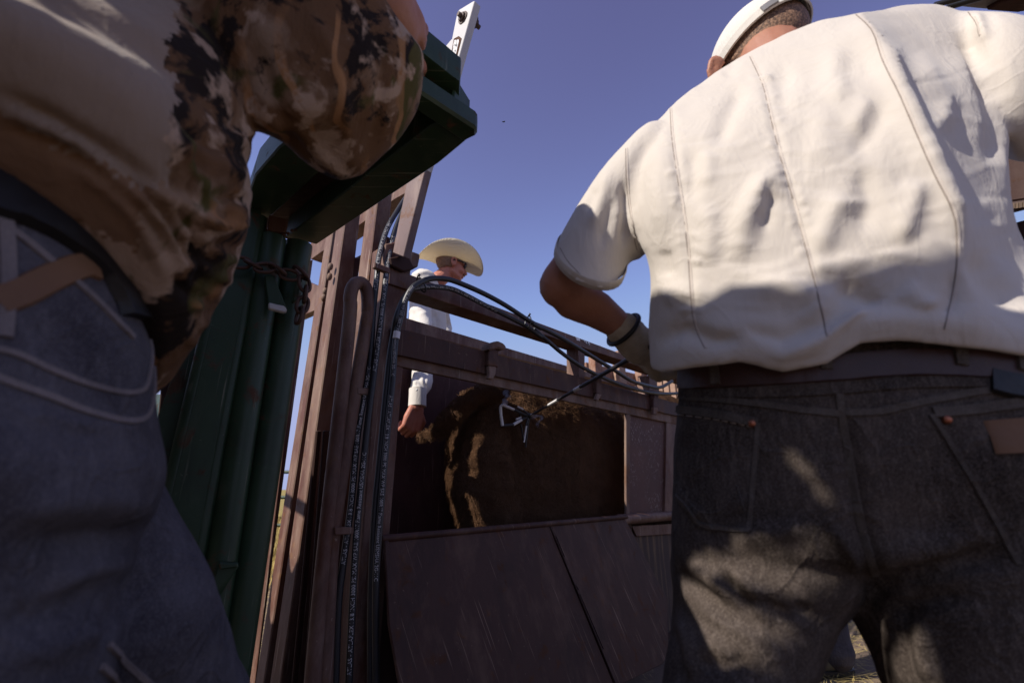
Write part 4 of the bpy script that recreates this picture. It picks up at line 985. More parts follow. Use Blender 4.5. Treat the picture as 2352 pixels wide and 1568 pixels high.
# cap worn backwards
capn = (UPV * .86 - RGT * .30 + FWD * .42).normalized()
shell('cap', HS, (.083, .104, .096), Rm, lambda p: (p - HS).dot(capn) > .002, M['white_cloth'], man, .003)
rimc = HS + capn * .002; e1 = capn.orthogonal().normalized(); e2 = capn.cross(e1)
def on_shell(d, k=1.0):
    q = Rm.transposed() @ d; s_ = 1 / math.sqrt((q.x / .083) ** 2 + (q.y / .104) ** 2 + (q.z / .096) ** 2); return HS + d * s_ * k
rim = []
for k in range(49):
    a = 2 * math.pi * k / 48; lo, hi = 0.0, .2
    for _ in range(24):
        mid = (lo + hi) / 2; q = rimc + (e1 * math.cos(a) + e2 * math.sin(a)) * mid - HS
        if (Rm.transposed() @ q).x ** 2 / .083 ** 2 + (Rm.transposed() @ q).y ** 2 / .104 ** 2 + (Rm.transposed() @ q).z ** 2 / .096 ** 2 < 1: lo = mid
        else: hi = mid
    q = HS + (rimc + (e1 * math.cos(a) + e2 * math.sin(a)) * lo - HS) * 1.03; rim.append((q, (q - HS).normalized()))
ribbon('cap_band', rim, .017, .0022, M['white_cloth'], man)
pn = [r for r in rim if abs(pix(r[0])[0] - 1762) < 22 and pix(r[0])[1] < 120]
if len(pn) > 1: ribbon('cap_buckle', [(p * 1.0 + n * .003, n) for p, n in pn], .014, .0025, M['grey_panel'], man)
# glove with piped cuff and the fist round the iron
gw = PD(1438, 762, .862)
cuffA = PD(1414, 752, .862); cuffB = PD(1482, 812, .872)
gl = [capsule_chain([(PD(1432, 758, .86), .033), (PD(1450, 776, .865), .034), (PD(1470, 795, .87), .036)], 18)] + hand_parts(PD(1462, 782, .868), (PD(1488, 838, .90) - PD(1452, 772, .868)), (-1, -.6, .35), .92, 1.05, False)
gme = fuse('glove', gl, .0032, 3); fbm(gme, 60, .0012, seed=2); link('glove', gme, M['glove_leather'], man)
ax = (PD(1470, 795, .87) - PD(1432, 758, .86)).normalized(); e1 = ax.orthogonal().normalized(); e2 = ax.cross(e1)
c0 = PD(1432, 757, .86) ; path = [c0 + (e1 * math.cos(a) + e2 * math.sin(a)) * .036 for a in [2 * math.pi * k / 28 for k in range(28)]]
tube('glove_cuff', path, .0042, M['dark_leather'], man, 10, closed=True)
# --- trousers
BD = M['black_denim']
Rt = [sight_ring(l, r, dl, dr, b, pw, sag, 48) for l, r, dl, dr, b, pw, sag in [
    ((1568, 800), (2400, 770), .70, .60, .115, 2.3, 0), ((1556, 890), (2440, 860), .70, .59, .128, 2.3, 0), ((1546, 1000), (2470, 970), .70, .58, .142, 2.4, 0),
    ((1539, 1110), (2490, 1090), .69, .57, .148, 2.5, 0), ((1535, 1210), (2500, 1200), .67, .56, .140, 2.6, 0), ((1536, 1290), (2500, 1285), .65, .55, .125, 2.6, 0), ((1550, 1340), (2490, 1335), .64, .55, .08, 2.4, 0)]]
trunk = rings_loft(resample_rings(Rt, 3), 48)
def leg(rows, foot):
    Rr = [sight_ring(l, r, d, d2, b, 2.2, 0, 36) for l, r, d, d2, b in rows]
    last = rows[-1]; c = sum(Rr[-1], Vector()) / 36
    for t in (.35, .7, 1.0):
        z = c.z * (1 - t) + .06 * t; cc = Vector((c.x * (1 - t) + foot.x * t, c.y * (1 - t) + foot.y * t, z)); rr = .085 * (1 - t) + .068 * t
        a0 = (Rr[-1] if t == .35 else Rr[-1])
        base = Rr[len(rows) - 1]
        ring = []
        for p in base:
            d = (p - c); d.z *= (1 - t); d = d.normalized(); ring.append(cc + Vector((d.x, d.y, d.z * .3)).normalized() * rr)
        Rr.append(ring)
    return rings_loft(resample_rings(Rr, 3), 36)
leg_l = leg([((1545, 1200), (1960, 1180), .66, .62, .11), ((1536, 1290), (1990, 1290), .65, .61, .12), ((1540, 1360), (1968, 1362), .63, .60, .118), ((1543, 1410), (1915, 1430), .62, .60, .112), ((1534, 1490), (1890, 1490), .60, .58, .105), ((1526, 1568), (1858, 1570), .58, .57, .10), ((1510, 1680), (1812, 1680), .55, .54, .095)], foot_l)
leg_r = leg([((1960, 1180), (2480, 1190), .60, .55, .11), ((1940, 1290), (2495, 1290), .59, .54, .12), ((1952, 1378), (2490, 1380), .58, .53, .118), ((1984, 1440), (2480, 1450), .56, .52, .11), ((2010, 1505), (2470, 1510), .55, .51, .105), ((2034, 1570), (2460, 1580), .54, .50, .10), ((2090, 1680), (2440, 1690), .52, .49, .095)], foot_r)
tro = fuse('trousers', [trunk, leg_l, leg_r], .0046, 5)
fbm(tro, 11, .0035, seed=9)
sculpt(tro, [
    (V(KC(870, 300), KC(910, 520), KC(960, 800), KC(1020, 1060)), 20, -.010), (V(KC(320, 1060), KC(390, 1150), KC(470, 1235)), 14, -.012), (V(KC(340, 1040), KC(440, 1120), KC(640, 1230), KC(720, 1310)), 16, .010), (V(KC(470, 1150), KC(600, 1220), KC(740, 1250)), 18, -.012),
    (V(KC(100, 1040), KC(200, 1120), KC(330, 1230)), 14, -.010), (V(KC(150, 1000), KC(260, 1080), KC(420, 1190), KC(560, 1290)), 16, .008), (V(KC(120, 1260), KC(160, 1400), KC(190, 1568)), 14, .009), (V(KC(80, 1300), KC(110, 1430), KC(130, 1568)), 12, -.006),
    (V(KC(210, 1210), KC(330, 1300), KC(520, 1390)), 12, .007), (V(KC(200, 1450), KC(330, 1490), KC(450, 1460)), 20, -.009), (V(KC(940, 1120), KC(1150, 1050), KC(1400, 1000), KC(1680, 980)), 30, -.014), (V(KC(980, 1040), KC(1200, 980), KC(1500, 900)), 40, .012),
    (V(KC(1100, 1260), KC(1250, 1180), KC(1500, 1150)), 22, -.010), (V(KC(820, 820), KC(890, 930), KC(960, 1030)), 14, .008), (V(KC(350, 890), KC(520, 870), KC(760, 840)), 24, .008), (V(KC(1240, 1300), KC(1260, 1450), KC(1300, 1568)), 20, .010),
    (V(KC(380, 700), KC(420, 720), KC(350, 760)), 10, .003), (V(KC(100, 640), KC(160, 740), KC(230, 800)), 12, .005)])
link('trousers', tro, BD, man)
bt = bvh_of(tro)
ST = M['dark_stitch']
belt_top = V((1556, 852), (1700, 842), (1900, 826), (2100, 812), (2352, 822), (2440, 830)); belt_bot = V((1556, 905), (1700, 900), (1900, 890), (2100, 876), (2352, 880), (2450, 880))
pnb = lay(bt, V(*[(a[0], (a[1] * 2 + b[1]) / 3) for a, b in zip(belt_top, belt_bot)]), 16, .002)
ribbon('belt', pnb, .034, .0045, M['brown_leather'], man)
ribbon('waistband', lay(bt, V((1552, 895), (1700, 893), (1900, 885), (2100, 868), (2352, 866), (2440, 866)), 16, .0005), .026, .0022, BD, man)
for x, y0, y1 in ((K3(0, 0)[0] * 0 + KC(290, 0)[0], KC(0, 40)[1], KC(0, 180)[1]), (KC(795, 0)[0], KC(0, -10)[1], KC(0, 110)[1]), (KC(1410, 0)[0], KC(0, -30)[1], KC(0, 95)[1]), (KC(1690, 0)[0], KC(0, 0)[1], KC(0, 120)[1])):
    pn = lay(bt, V((x - 4, y0), (x, (y0 + y1) / 2), (x + 3, y1)), 8, .007)
    if len(pn) > 2: pn[-1] = (pn[-1][0] - pn[-1][1] * .006, pn[-1][1]); ribbon('belt_loop', pn, .013, .0028, M['seam_denim'], man)
def stitch(name, px, w=.0016, on=True, n=14): return dashes(name, lay(bt, px, n, .0006), w, .0006, M['pale_stitch'] if on else ST, man, 2, 1)
# yoke: lapped seam with two stitch rows, worn pale along the ridge
yl = V(KC(110, 228), KC(300, 240), KC(500, 262), KC(700, 290), KC(860, 305)); yr = V(KC(890, 300), KC(1050, 295), KC(1200, 262), KC(1350, 232), KC(1500, 205), KC(1700, 180))
for y in (yl, yr):
    ribbon('yoke_seam', lay(bt, y, 16, .0006), .0085, .0016, M['seam_denim'], man); stitch('stitching', V(*[(p[0], p[1] - 5) for p in y])); stitch('stitching', V(*[(p[0], p[1] + 5) for p in y]))
cs = V(KC(858, 130), KC(870, 300), KC(905, 480), KC(940, 700), KC(985, 900), KC(1030, 1060))
ribbon('centre_seam', lay(bt, cs, 16, .0006), .0085, .0018, M['seam_denim'], man); stitch('stitching', V(*[(p[0] + 5, p[1]) for p in cs])); stitch('stitching', V(*[(p[0] - 4, p[1]) for p in cs]), on=False)
# back pockets: raised patch outlines
pk = V(KC(105, 285), KC(300, 312), KC(480, 350), KC(470, 500), KC(452, 700), KC(440, 855), KC(330, 845), KC(215, 825), KC(160, 760), KC(100, 690))
ribbon('pocket_edge', lay(bt, pk[:3], 14, .0008), .012, .0022, M['seam_denim'], man); stitch('stitching', V(*[(p[0], p[1] + 12) for p in pk[:3]]))
for seg in (pk[2:6], pk[5:10]): ribbon('pocket_edge', lay(bt, seg, 14, .0006), .0055, .0020, M['seam_denim'], man); stitch('stitching', V(*[(p[0] - 3, p[1] - 2) for p in seg]), on=False)
pk2 = V(KC(1300, 300), KC(1450, 290), KC(1600, 270), KC(1760, 250)); ribbon('pocket_edge', lay(bt, pk2, 14, .0008), .012, .0022, M['seam_denim'], man); stitch('stitching', V(*[(p[0], p[1] + 10) for p in pk2]))
pk3 = V(KC(1290, 310), KC(1380, 450), KC(1520, 680), KC(1640, 900), KC(1700, 1010)); ribbon('pocket_edge', lay(bt, pk3, 14, .0006), .0055, .0020, M['seam_denim'], man); stitch('stitching', V(*[(p[0] - 5, p[1] + 2) for p in pk3]), on=False)
wv_ = V(KC(120, 660), KC(170, 730), KC(230, 770), KC(300, 760), KC(360, 700), KC(380, 640), KC(400, 700), KC(420, 760)); stitch('stitching', wv_, .0012, False)
for c_ in (KC(455, 352), KC(1362, 335)):
    h = bt.ray_cast(CAM, ray(*c_).normalized())
    if h[0]:
        v, f = ball(h[0] + h[1] * .001, (.0048, .0048, .0048), 14, 10); me = mesh_pd(v, f, 'rivet'); smooth(me); link('rivet', me, M['copper'], man)
pn = lay(bt, V(KC(1670, 330), KC(1700, 400), KC(1735, 490)), 8, .002); ribbon('leather_patch', pn, .055, .0016, M['leather'], man)
pn = lay(bt, V(KC(1560, 150), KC(1640, 170), KC(1760, 190)), 8, .004); ribbon('tool_strap', pn, .030, .003, M['dark_leather'], man)
boots('boot', foot_l, (0, 1, 0), man); boots('boot', foot_r, (.2, 1, 0), man)

# ------------------------------------------------------------------ branding iron in his gloved hand
iron = thing('branding_iron', 'black and white banded branding iron pressed smoking against the bison flank', 'branding iron', tuple(PD(1462, 815, .90)))
ra = PD(1462, 815, .905); rb = PV(KB(955, 690), 1.60)
rod = lambda t: ra.lerp(rb, t)
tube('rod', [ra + (ra - rb).normalized() * .12, ra, rod(.5), rb], .0052, M['iron'], iron, seg=14)
L0x, L1x = 1462, KB(955, 690)[0]
def t_of(px):      # fraction along the rod whose image is at px
    lo, hi = 0, 1
    for _ in range(30):
        m_ = (lo + hi) / 2
        if pix(rod(m_))[0] > px: lo = m_
        else: hi = m_
    return lo
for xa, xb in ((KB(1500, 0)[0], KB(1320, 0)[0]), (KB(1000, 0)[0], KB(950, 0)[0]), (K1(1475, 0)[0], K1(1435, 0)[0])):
    tube('band', [rod(t_of(xa)), rod(t_of(xb))], .0060, M['iron_white'], iron, seg=14)  # sunlit stretches of the black rod, painted on in white
Q = lambda x, y, d=1.60: PV(KB(x, y), d)
hd = [Q(955, 690), Q(860, 690, 1.60), Q(620, 575, 1.61), Q(385, 478, 1.63), Q(345, 520, 1.64), Q(355, 700, 1.64), Q(388, 900, 1.64), Q(500, 888, 1.63), Q(605, 878, 1.62), Q(770, 780, 1.61), Q(955, 690)]
def rodseg(name, a, b, mat, r=.0068): tube(name, [a, b], r, mat, iron, seg=10)
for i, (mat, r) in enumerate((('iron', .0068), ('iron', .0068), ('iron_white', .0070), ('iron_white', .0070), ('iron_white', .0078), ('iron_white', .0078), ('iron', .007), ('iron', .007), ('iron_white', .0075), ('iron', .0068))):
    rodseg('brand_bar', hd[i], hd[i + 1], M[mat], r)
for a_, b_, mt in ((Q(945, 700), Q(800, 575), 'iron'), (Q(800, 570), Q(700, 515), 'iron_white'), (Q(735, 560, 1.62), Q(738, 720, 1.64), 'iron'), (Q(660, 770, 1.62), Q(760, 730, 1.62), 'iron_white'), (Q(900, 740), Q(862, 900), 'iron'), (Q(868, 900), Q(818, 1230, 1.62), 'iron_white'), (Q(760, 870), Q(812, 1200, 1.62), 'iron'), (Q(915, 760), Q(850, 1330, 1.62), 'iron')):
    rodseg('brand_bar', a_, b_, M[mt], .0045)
v, f = ball(Q(925, 700), (.016, .016, .014), 14, 10); me = mesh_pd(v, f, 'weld_knot'); smooth(me); link('weld_knot', me, M['iron'], iron)
# little clip and pin on the top rail beside the glove
cl = thing('hitch_pin', 'small shiny steel hitch pin on the top rail just under the glove', 'pin', tuple(PV(KR(420, 120), 1.43)))
cc = PV(KR(425, 118), 1.43)
tube('ring', [cc + UA * math.cos(a) * .012 + ZA * math.sin(a) * .012 for a in [2 * math.pi * k / 18 for k in range(18)]], .003, M['pale_steel'], cl, 8, closed=True)
for a_, b_ in (((350, 10), (420, 80)), ((395, 0), (440, 90)), ((455, 60), (540, 150)), ((460, 150), (500, 200))): tube('wire', [PV(KR(*a_), 1.43), PV(KR(*b_), 1.43)], .0018, M['pale_steel'], cl, 6)

# ------------------------------------------------------------------ the man in camouflage (left), very near, leaning on the gate
def hring(c, px, tilt=0.0, seg=44, k=1.0, tdir=(0.35, -0.94), dz=0):
    """horizontal section round a standing body at plan centre c whose right outline is sighted at px"""
    r = ray(*px); az = math.atan2(r.x, r.y); el_ = math.atan2(r.z, math.hypot(r.x, r.y)); ca = math.atan2(c[0], c[1]); D = math.hypot(*c)
    rad = D * math.sin(az - ca); hd_ = D * math.cos(az - ca); z = H + hd_ * math.tan(el_) + dz
    td = Vector((tdir[0], tdir[1], 0)).normalized()
    return [Vector((c[0] + rad * k * math.cos(a), c[1] + rad * k * math.sin(a), z)) + ZA * (tilt * (math.cos(a) * td.x + math.sin(a) * td.y)) for a in [2 * math.pi * i / seg for i in range(seg)]]
camo = thing('person', 'man in camouflage jacket and faded blue jeans leaning on the green gate, close and blurred', 'person', (-.50, .40, 0))
HC = (-.50, .385)
def c_at(t): return (-.50 + .07 * t, .385 + .09 * t)
jr = [hring(HC, (150, 330)), hring(HC, (250, 470)), hring(HC, (300, 560)), hring(HC, (326, 640)), hring(HC, (338, 740)), hring(HC, (350, 820)), hring(HC, (358, 910)), hring(HC, (364, 1000)), hring(HC, (384, 1090)), hring((-.505, .39), (362, 1165)), hring((-.51, .39), (330, 1225)), hring((-.515, .385), (300, 1310)), hring((-.52, .38), (285, 1420)), hring((-.53, .37), (260, 1568))]
jr = resample_rings(jr, 3); last = jr[-1]; cz = sum(last, Vector()) / 44
for z, rr in ((.3, .075), (.06, .07)): jr.append([Vector((-.55 + rr * math.cos(2 * math.pi * i / 44), .34 + rr * math.sin(2 * math.pi * i / 44), z)) for i in range(44)])
leg2 = [(PD(150, 1150, .52), .085), (PD(300, 1440, .50), .080), (PD(420, 1640, .56), .075), (Vector((-.34, .62, .10)), .062)]
jeans = fuse('jeans', [rings_loft(jr, 44), capsule_chain(leg2, 24)], .0055, 6)
fbm(jeans, 8, .004, seed=4)
sculpt(jeans, [(V((0, 1180), (120, 1160), (240, 1150), (370, 1165)), 34, .008), (V((60, 1250), (200, 1235), (320, 1220)), 26, -.008), (V((100, 1350), (200, 1310), (310, 1290)), 22, .007), (V((0, 1430), (120, 1400), (240, 1350)), 26, -.007), (V((0, 1520), (150, 1480), (260, 1440)), 24, .007),
               (V((300, 1310), (270, 1400), (230, 1490)), 16, -.010), (V((30, 940), (150, 970), (330, 985)), 12, .003)])
link('jeans', jeans, M['blue_denim'], camo)
bj = bvh_of(jeans)
FS = M['faded_seam']
F_ = lambda x, y: ((0 + x / 2.412) / 1.063, (450 + y / 2.412) / 1.063)      # crop of the left hip
# pocket flap edge and welt, belt, loops, tan patch
ribbon('pocket_seam', lay(bj, V(F_(-60, 960), F_(100, 1000), F_(300, 1090), F_(500, 1170), F_(700, 1220), F_(820, 1215), F_(870, 1150), F_(890, 1000), F_(880, 900)), 14, .001), .0050, .0012, FS, camo)
ribbon('pocket_seam', lay(bj, V(F_(-60, 1120), F_(100, 1180), F_(300, 1250), F_(500, 1330), F_(700, 1385), F_(820, 1385), F_(880, 1330), F_(905, 1200), F_(905, 1050)), 14, .001), .0055, .0012, FS, camo)
ribbon('yoke_seam', lay(bj, V(F_(-40, 200), F_(150, 330), F_(330, 480), F_(520, 640), F_(680, 800), F_(780, 900)), 14, .001), .006, .0018, FS, camo)
ribbon('yoke_seam', lay(bj, V(F_(30, 180), F_(40, 350), F_(45, 600), F_(20, 900)), 14, .001), .010, .0022, FS, camo)
ribbon('leather_patch', lay(bj, V(F_(-30, 690), F_(120, 640), F_(300, 550), F_(480, 480), F_(570, 500)), 14, .0015), .022, .0022, M['leather'], camo)
ribbon('leg_seam', lay(bj, V((245, 1480), (290, 1520), (345, 1568), (400, 1620)), 12, .001), .005, .0022, FS, camo)
ribbon('leg_seam', lay(bj, V((230, 1530), (270, 1568), (320, 1620)), 12, .001), .005, .0022, FS, camo)
beltpx = V((-60, 370), F_(0, 20), F_(200, 90), F_(400, 190), F_(560, 310), F_(690, 450), F_(770, 610), F_(815, 760))
beltpx = [(p[0] - 12, p[1] + 10) for p in beltpx]
def on_hip(px, rr=.155):
    """sight line met with the hip as a round column"""
    r = ray(*px); a = r.x ** 2 + r.y ** 2; b = -2 * (r.x * HC[0] + r.y * HC[1]); c = HC[0] ** 2 + HC[1] ** 2 - rr ** 2; q = b * b - 4 * a * c
    if q < 0: t = -b / (2 * a)
    else: t = (-b - math.sqrt(q)) / (2 * a)
    p = CAM + r * t; n = Vector((p.x - HC[0], p.y - HC[1], 0)).normalized(); return (p, n)
bp = lay(bj, beltpx, 10, .004)
ribbon('belt', bp, .045, .006, M['dark_leather'], camo)
# jacket body
tr = [hring(HC, (372, 772), .115, k=1.04), hring(HC, (452, 724), .105, k=1.02), hring(HC, (512, 655), .085), hring((-.49, .39), (548, 590), .06), hring((-.485, .40), (572, 520), .035), hring((-.475, .415), (577, 450), .01), hring((-.47, .42), (562, 400)), hring((-.465, .43), (574, 345)), hring((-.455, .44), (562, 285)), hring((-.45, .45), (545, 215)), hring((-.44, .46), (520, 110)), hring((-.43, .47), (500, 0)), hring((-.42, .48), (470, -140), k=.95), hring((-.41, .49), (400, -300), k=.9)]
arm = [sight_ring(l, r, dl, dr, b, 2.2, 0, 36) for l, r, dl, dr, b in [
    ((400, -190), (760, -240), .60, .64, .075), ((415, -90), (820, -110), .58, .70, .085), ((432, 0), (868, 5), .57, .74, .088), ((474, 100), (928, 88), .57, .76, .088), ((520, 195), (951, 130), .58, .77, .086), ((560, 278), (952, 190), .59, .77, .080),
    ((612, 300), (942, 245), .61, .77, .074), ((655, 325), (925, 290), .64, .76, .066), ((695, 362), (895, 335), .66, .75, .056), ((735, 392), (855, 378), .68, .73, .042), ((775, 412), (825, 405), .70, .72, .022)]]
jk = fuse('jacket', [capsule_chain([(Vector((-.45, .47, H + .50)), .10), (Vector((-.40, .54, H + .66)), .09), (Vector((-.34, .60, H + .72)), .07)], 20), rings_loft(resample_rings(tr, 3), 44), rings_loft(resample_rings(arm, 3), 36)], .0055, 6)
fbm(jk, 7, .004, seed=7)
rnd = random.Random(11); st = []
st += [(V((0, 215), (120, 270), (260, 350), (380, 440)), 14, -.010), (V((0, 245), (120, 295), (240, 380), (340, 470)), 16, .007), (V((0, 290), (110, 320), (230, 370)), 12, -.007), (V((300, 470), (400, 560), (470, 640)), 18, -.008), (V((330, 430), (420, 470), (540, 560)), 16, .008),
       (V((395, 230), (440, 290), (480, 330), (560, 345)), 14, -.008), (V((445, 340), (470, 380), (440, 430), (460, 480)), 12, -.007), (V((480, 440), (520, 460), (570, 455)), 10, -.008), (V((470, 500), (520, 520), (570, 520)), 10, .008), (V((460, 560), (510, 570), (555, 560)), 9, -.007), (V((440, 600), (490, 620), (530, 610)), 9, .006), (V((400, 640), (440, 680), (490, 690)), 10, -.006),
       (V((540, 30), (600, 150), (640, 260), (700, 350)), 20, -.009), (V((700, 20), (760, 120), (790, 250), (810, 390)), 18, .006), (V((860, 60), (880, 160), (870, 280), (840, 360)), 14, -.006), (V((600, 290), (680, 300), (760, 380), (800, 410)), 12, .008)]
for i in range(95):
    x = rnd.uniform(385, 575); y = rnd.uniform(300, 770); a = rnd.uniform(-.5, .9); L_ = rnd.uniform(18, 44)
    st.append((V((x, y), (x + L_ * math.cos(a), y + L_ * math.sin(a)), (x + 1.7 * L_ * math.cos(a + .4), y + 1.7 * L_ * math.sin(a + .4))), rnd.uniform(10, 18), rnd.choice((-1, 1)) * rnd.uniform(.002, .006)))
st += [(V((180, 380), (260, 440), (330, 520), (380, 640)), 16, .010), (V((230, 360), (330, 440), (400, 520), (440, 600)), 12, -.011), (V((280, 400), (350, 480), (420, 590), (470, 640)), 12, .010), (V((120, 330), (220, 390), (300, 470)), 14, -.007), (V((400, 450), (450, 530), (470, 620), (440, 700)), 12, -.010)]
sculpt(jk, st)
jo = link('jacket', jk, M['camo_cloth'], camo)
# plain tan back yoke of the jacket: faces left of the camouflage side panel
jk.materials.append(M['tan_cloth']); jk.materials.append(M['brown_cloth'])
co, no = co_no(jk); X, Y = project(co)
for p in jk.polygons:
    i = p.vertices[0]; x, y = X[i], Y[i]
    edge = 400 + 14 * math.sin(y * .035) + 9 * math.sin(y * .11) - max(0, y - 330) * .35
    if x < edge and co[i][0] < -.22:
        p.material_index = 1 if y < 262 + x * .52 else (2 if y < 345 + x * .62 or (x < 330 and y < 420 + x * .5) else 0)
# cuff facing at the inner elbow
# body
shl = Vector((-.42, .47, H + .62)); elb = PD(790, 330, .74); wri = PD(890, 90, .86)
hpts = hand_parts(PD(880, 70, .88), (PD(950, 30, .98) - PD(870, 90, .86)), (PD(960, 40, .86) - PD(940, 90, .95)), 1.35, .8, True)
hc2 = Vector((-.47, .44, H + .96)); P2, W2 = head_parts(hc2, (.4, .9, -.3), (0, 0, 1), 1.0)
bparts = P2 + [capsule_chain([(hc2 - ZA * .05, .058), (Vector((-.50, .44, H + .60)), .07)], 14), capsule_chain([(Vector((-.48, .43, H + .50)), .075), (Vector((-.50, .41, H + .3)), .095), (Vector((-.50, .385, H + .02)), .10)], 18),
    capsule_chain([(Vector((-.47, .46, H + .58)), .04), (PD(600, -100, .66), .040), (elb, .036)], 14), capsule_chain([(elb, .038), (PD(850, 190, .83), .038), (PD(890, 80, .87), .030)], 14),
    capsule_chain([(PD(860, -20, .84), .045), (PD(892, 25, .86), .052), (PD(915, 60, .88), .044)], 16), capsule_chain([(PD(918, 20, .88), .036), (PD(944, 55, .89), .029), (PD(962, 88, .90), .017), (PD(966, 104, .91), .012)], 14),
    capsule_chain([(Vector((-.5, .39, H)), .09), (Vector((-.54, .36, .45)), .055), (Vector((-.55, .34, .12)), .042)], 14), capsule_chain([(Vector((-.5, .39, H)), .06), (PD(260, 1440, .52), .045), (Vector((-.34, .62, .12)), .04)], 14),
    capsule_chain([(Vector((-.50, .46, H + .52)), .05), (Vector((-.72, .50, H + .5)), .045), (Vector((-.84, .70, H + .32)), .035), (Vector((-.86, .95, H + .42)), .027)], 14)] + hpts + hand_parts(Vector((-.86, .95, H + .42)), (.7, .7, 0), (0, 0, 1), 1, .6, False)
bm_ = fuse('body', bparts, .0055, 3); link('body', bm_, M['skin'], camo)
slv = [(Vector((-.72, .50, H + .5)), .056), (Vector((-.84, .70, H + .32)), .047), (Vector((-.86, .94, H + .41)), .038)]
v, f = capsule_chain(slv, 18); me = mesh_pd(v, f, 'sleeve'); smooth(me); link('sleeve', me, M['camo_cloth'], camo)
shell('cap', hc2 + ZA * .03, (.082, .102, .092), None, lambda p: p.z > hc2.z + .035, M['camo_cloth'], camo, .003)
boots('boot', Vector((-.55, .34, 0)), (.3, 1, 0), camo); boots('boot', Vector((-.34, .62, 0)), (.3, 1, 0), camo)

# ------------------------------------------------------------------ the man in the straw hat on the far side of the chute
cow = thing('person', 'man in straw cowboy hat, dark sunglasses and white shirt reaching into the chute', 'person', tuple((PV(K6(760, 1000), 2.75) * 1.0))[:2] + (0,))
hcw = PV(K6(985, 590), 2.62)
dist = (hcw - CAM).dot(FWD)
fw_ = (RGT * .86 + FWD * .42 + ZA * -.20).normalized()
HPc, HWc = head_parts(hcw, fw_, ZA + RGT * .1, 1.12)
nk = PV(K6(860, 720), 2.66); shc = PV(K6(700, 960), 2.60)
cuff = PV(KG(520, 760), 2.06); wrc = PV(KG(480, 880), 2.05)
elc = PV(K6(700, 1420), 2.34)
hk = PV(KG(440, 1080), 2.03)
base = Vector((cow.location.x, cow.location.y, 0))
hpc = hand_parts(PV(KG(500, 890), 2.05), ZA * -.95 - RGT * .22, RGT * .55 - FWD * .75, 1.28, .95, False)
bodyc = HPc + [capsule_chain([(hcw - ZA * .05 - fw_ * .02, .058), (nk, .065)], 16), capsule_chain([(PV(K6(740, 860), 2.72), .10), (base + ZA * 1.25, .125), (base + ZA * .95, .12)], 18),
    capsule_chain([(PV(K6(700, 880), 2.64), .05), (elc, .036), (wrc, .028)], 16), capsule_chain([(base + ZA * .95, .10), (base + UA * .12 + ZA * .5, .06), (base + UA * .12 + ZA * .1, .045)], 14), capsule_chain([(base + ZA * .95, .10), (base - UA * .12 + ZA * .5, .06), (base - UA * .12 + ZA * .1, .045)], 14),
    capsule_chain([(PV(K6(800, 900), 2.84), .05), (PV(K6(925, 1180), 2.92), .035), (PV(K6(900, 1500), 2.7), .028)], 14)] + hpc + hand_parts(PV(K6(900, 1500), 2.7), -ZA, RGT, 1, .6, True)
link('body', fuse('body', bodyc, .0042, 3), M['skin_red'], cow)
# shirt
shp = [capsule_chain([(PV(K6(720, 745), 2.70), .105), (PV(K6(760, 900), 2.74), .125), (PV(K6(760, 1150), 2.74), .145), (base + ZA * 1.0, .145)], 26), capsule_chain([(PV(K6(800, 760), 2.74), .070), (PV(K6(860, 740), 2.72), .055)], 20),
       capsule_chain([(PV(K6(700, 870), 2.62), .080), (PV(K6(690, 1050), 2.52), .075), (PV(K6(700, 1230), 2.42), .068), (elc, .062), (PV(KG(600, 430), 2.16), .060), (PV(KG(560, 560), 2.09), .050), (PV(KG(530, 640), 2.07), .040), (PV(KG(515, 790), 2.06), .038)], 22),
       capsule_chain([(PV(K6(850, 900), 2.84), .075), (PV(K6(930, 1180), 2.92), .060), (PV(K6(900, 1400), 2.75), .045)], 18)]
sc = fuse('shirt', shp, .0060, 4); fbm(sc, 9, .006, (1, 1, .8), seed=1)
sculpt(sc, [(V(K6(600, 1000), K6(640, 1080), K6(600, 1180)), 8, -.012), (V(K6(700, 1010), K6(740, 1090), K6(830, 1180)), 8, .012), (V(K6(820, 1040), K6(850, 1110), K6(860, 1220)), 6, -.010), (V(K6(560, 1090), K6(600, 1150)), 7, .010), (V(K6(640, 660), K6(740, 640), K6(860, 670)), 5, .006),
            (V(KG(640, 330), KG(640, 470), KG(670, 600)), 3, -.008), (V(KG(480, 330), KG(560, 470), KG(650, 590)), 4, -.006), (V(KG(420, 420), KG(500, 520)), 4, .006)])
link('shirt', sc, M['white_cloth'], cow)
cuffm = tube('cuff', [PV(KG(525, 590), 2.065), PV(KG(520, 700), 2.06), PV(KG(514, 865), 2.055)], [.047, .046, .047], M['white_cloth'], cow, seg=28)
v, f = ball(PV(KG(507, 600), 2.01), (.006, .006, .006), 8, 6); me = mesh_pd(v, f); link('cuff_button', me, M['iron_white'], cow)
trc = fuse('trousers', [capsule_chain([(base + ZA * 1.02, .135), (base + ZA * .85, .14)], 18), capsule_chain([(base + UA * .07 + ZA * .85, .11), (base + UA * .12 + ZA * .5, .075), (base + UA * .12 + ZA * .08, .062)], 16), capsule_chain([(base - UA * .07 + ZA * .85, .11), (base - UA * .12 + ZA * .5, .075), (base - UA * .12 + ZA * .08, .062)], 16)], .008, 4)
link('trousers', trc, M['blue_denim'], cow)
boots('boot', base + UA * .12, -VA, cow); boots('boot', base - UA * .12, -VA, cow)
